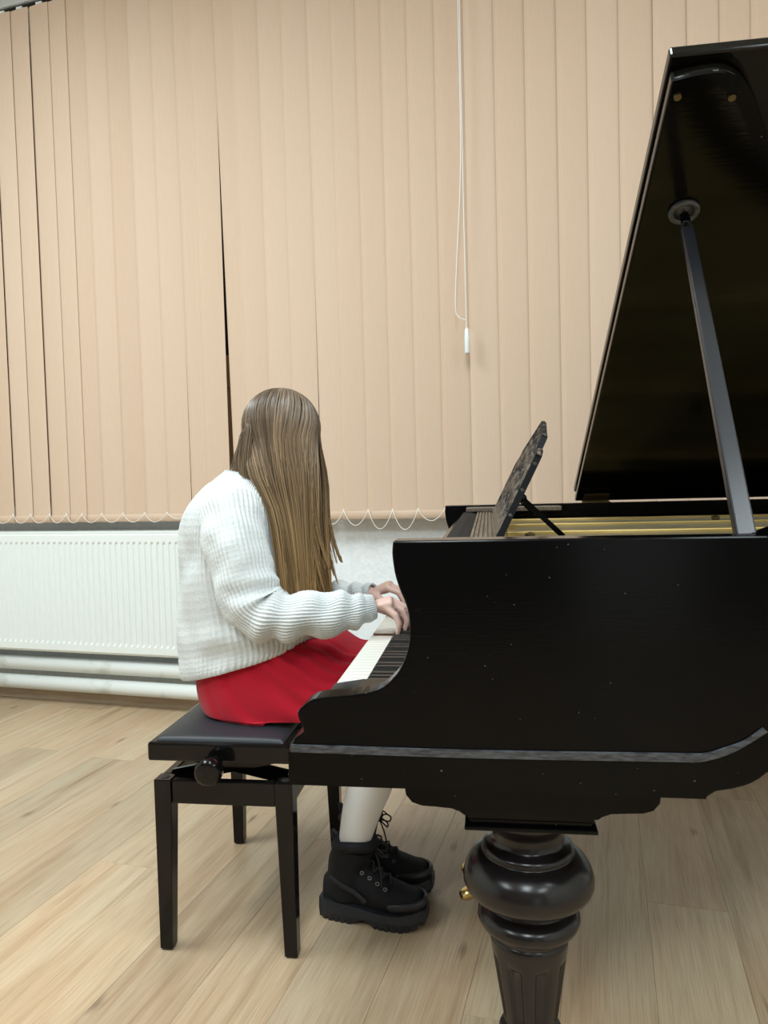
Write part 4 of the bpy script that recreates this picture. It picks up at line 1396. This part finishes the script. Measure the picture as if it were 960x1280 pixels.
# ---- hair: parted on top, long straight locks falling past the face and over the shoulder
def hair():
    rg = random.Random(11)
    V, F, Cc = [], [], []
    E0 = Vector((-0.216, CY, 1.268))
    RAD = Vector((0.101, 0.086, 0.100))
    def onskull(d, k=1.0):
        d = d.normalized()
        return E0 + Vector((d.x * RAD.x, d.y * RAD.y, d.z * RAD.z)) * k
    # close-lying cap under the strands
    nu, nv = 40, 22
    base = len(V)
    for j in range(nv + 1):
        th = math.radians(118) * j / nv
        for i in range(nu):
            ph = 2 * math.pi * i / nu
            back = 0.5 - 0.5 * math.cos(ph)
            t2 = th * lerp(0.62, 1.0, back)
            V.append(onskull(Vector((math.sin(t2) * math.cos(ph), math.sin(t2) * math.sin(ph), math.cos(t2))), 0.975))
            Cc.append((0.085, 0.06, 0.038))
    for j in range(nv):
        for i in range(nu):
            k = (i + 1) % nu
            F.append((base + j * nu + i, base + (j + 1) * nu + i, base + (j + 1) * nu + k, base + j * nu + k))
    def strand(pts_, r0, tone, reach=1.0):
        n = len(pts_)
        b0 = len(V)
        prev = None
        for k, p in enumerate(pts_):
            d = (pts_[min(k + 1, n - 1)] - pts_[max(k - 1, 0)]).normalized()
            ref = prev if prev is not None else Vector((0.3, 0.9, 0.2))
            s_ = (ref - d * ref.dot(d)).normalized(); prev = s_
            t_ = d.cross(s_)
            q = k / (n - 1)
            r = r0 * (1.0 if q < 0.75 else lerp(1.0, 0.25, (q - 0.75) / 0.25)) * (0.6 if k == 0 else 1)
            c = interp([(0, (0.120, 0.084, 0.058)), (0.30, (0.165, 0.115, 0.075)), (0.6, (0.26, 0.172, 0.092)), (1, (0.42, 0.255, 0.105))], q * reach)
            for i in range(3):
                a = 2 * math.pi * i / 3
                V.append(p + s_ * (math.cos(a) * r) + t_ * (math.sin(a) * r))
                Cc.append(tuple(min(1, x * tone) for x in c))
        for k in range(n - 1):
            for i in range(3):
                j = (i + 1) % 3
                F.append((b0 + k * 3 + i, b0 + k * 3 + j, b0 + k * 3 + 3 + j, b0 + k * 3 + 3 + i))
    def path(psi, s, layer, jit, zend, spread):
        """psi degrees round from the face (0) to the nape (180)"""
        if psi < 100:
            phi = lerp(62, -5, psi / 100)
        else:
            phi = lerp(-5, -48, (psi - 100) / 80)
        phi = math.radians(phi + jit[0] * 3)
        S = Vector((math.sin(phi), s * (0.03 + 0.05 * abs(jit[1])), math.cos(phi))).normalized()
        pr = math.radians(psi)
        down = lerp(-0.25, -0.75, max(0, (psi - 110) / 70))
        Ed = Vector((math.cos(pr), s * math.sin(pr), down)).normalized()
        om = math.acos(max(-1, min(1, S.dot(Ed))))
        pts_ = []
        for k in range(8):
            t = k / 7
            d = (S * math.sin((1 - t) * om) + Ed * math.sin(t * om)) / math.sin(om)
            pts_.append(onskull(d, 1.0 + layer * (0.3 + 0.7 * t)))
        # hanging part: waypoints for the near side, mirrored for the far side
        W1 = interp([(10, (-0.113, 0.055, 1.12)), (50, (-0.143, 0.076, 1.12)), (90, (-0.198, 0.094, 1.13)), (145, (-0.266, 0.096, 1.150)), (180, (-0.290, 0.09, 1.16))], psi)
        W2 = interp([(10, (-0.115, 0.060, 1.00)), (50, (-0.139, 0.082, 1.00)), (90, (-0.174, 0.100, 1.02)), (145, (-0.216, 0.108, 1.045)), (180, (-0.22, 0.108, 1.05))], psi)
        W3 = interp([(10, (-0.112, 0.062, 0.90)), (50, (-0.135, 0.086, 0.90)), (90, (-0.162, 0.102, 0.90)), (145, (-0.200, 0.110, 0.90)), (180, (-0.205, 0.11, 0.90))], psi)
        W4 = interp([(10, (-0.108, 0.064, 1)), (50, (-0.132, 0.088, 1)), (90, (-0.158, 0.102, 1)), (145, (-0.195, 0.110, 1)), (180, (-0.20, 0.11, 1))], psi)
        jx, jy = jit[2] * spread, jit[3] * spread
        way = []
        for q, wv in enumerate((W1, W2, W3, W4)):
            z = wv[2] if q < 3 else zend
            k = (1.0, 1.0, 0.7, 0.3)[q]
            way.append(Vector((wv[0] + jx * k, CY + s * (wv[1] + jy * k + layer * 0.1), z)))
        if zend > 0.93:
            way = way[:2] + [Vector((way[3].x, way[3].y, zend))]
        hang = catmull([pts_[-2], pts_[-1]] + way, 14)
        return pts_[:-1] + hang[3:]
    for s in (-1, 1):
        for lock in range(190):
            psi0 = 148 * (lock + 0.5) / 190 + rg.uniform(-2, 2)
            psi0 = max(8, min(148, psi0))
            lay = rg.uniform(0.0, 0.055)
            tone0 = rg.choice((0.5, 0.7, 0.85, 1.0, 1.15, 1.35, 1.55)) * rg.uniform(0.9, 1.1)
            zl = 0.815 + rg.uniform(-0.025, 0.035) + (0.05 * rg.random() if psi0 < 35 else 0)
            for q in range(15):
                jit = [rg.gauss(0, 0.6) for _ in range(4)]
                psi = max(5, min(180, psi0 + jit[0] * 1.8))
                strand(path(psi, s, max(0, lay + rg.uniform(-0.006, 0.006)), jit, zl + rg.uniform(-0.012, 0.012), 0.006), rg.uniform(0.0010, 0.0017), tone0 * rg.uniform(0.88, 1.12))
        # nape hair gathered into the collar
        for lock in range(90):
            psi = rg.uniform(122, 180)
            jit = [rg.gauss(0, 0.5) for _ in range(4)]
            base_ = path(psi, s, rg.uniform(0.0, 0.05) * (psi - 122) / 58, jit, 0.9, 0.004)[:7]
            k = (psi - 122) / 58
            end = Vector((lerp(-0.280, -0.356, k) + jit[2] * 0.004, CY + s * (lerp(0.088, 0.010, k) + jit[3] * 0.006), 1.128))
            mid_ = base_[-1].lerp(end, 0.45) + Vector((-0.003, s * 0.003, 0.0))
            hang = catmull([base_[-2], base_[-1], mid_, end], 12)
            tn = rg.uniform(0.6, 1.3)
            for q in range(12):
                o = Vector((rg.gauss(0, 0.004), rg.gauss(0, 0.005), 0))
                strand(base_[:-2] + [h_ + o * min(1, i_ / 4) for i_, h_ in enumerate(hang)], rg.uniform(0.0010, 0.0016), tn * rg.uniform(0.9, 1.1), 0.42)
        # loose wisps in front of the face
        for q in range(40):
            jit = [rg.gauss(0, 0.6) for _ in range(4)]
            p = path(rg.uniform(5, 30), s, rg.uniform(0.03, 0.07), jit, rg.uniform(0.84, 1.0), 0.012)
            z0 = p[-1].z
            amp = rg.uniform(0.0, 0.024)
            p = [c + Vector((amp * max(0, 1 - (c.z - z0) / 0.2) ** 2, 0, 0)) for c in p]
            strand(p, 0.0009, rg.uniform(0.8, 1.3))
        # two stray locks flicking forward at their ends
        for psi, zl, amp in ((24, 0.915, 0.036), (30, 0.835, 0.030), (18, 0.86, 0.012)):
            for q in range(16):
                jit = [rg.gauss(0, 0.5) for _ in range(4)]
                p = path(psi + jit[0], s, 0.05, jit, zl, 0.004)
                z0 = p[-1].z
                p = [c + Vector((amp * max(0, 1 - (c.z - z0) / 0.22) ** 1.8, 0, 0)) for c in p]
                strand(p, 0.0011, rg.uniform(0.8, 1.2))
    return V, F, Cc
hv, hf, hc = hair()
ho = part('hair', (hv, hf), 'hair', person, smooth=True)
att = ho.data.color_attributes.new('Col', 'FLOAT_COLOR', 'POINT')
buf = []
for c in hc:
    buf += [c[0], c[1], c[2], 1.0]
att.data.foreach_set('color', buf)
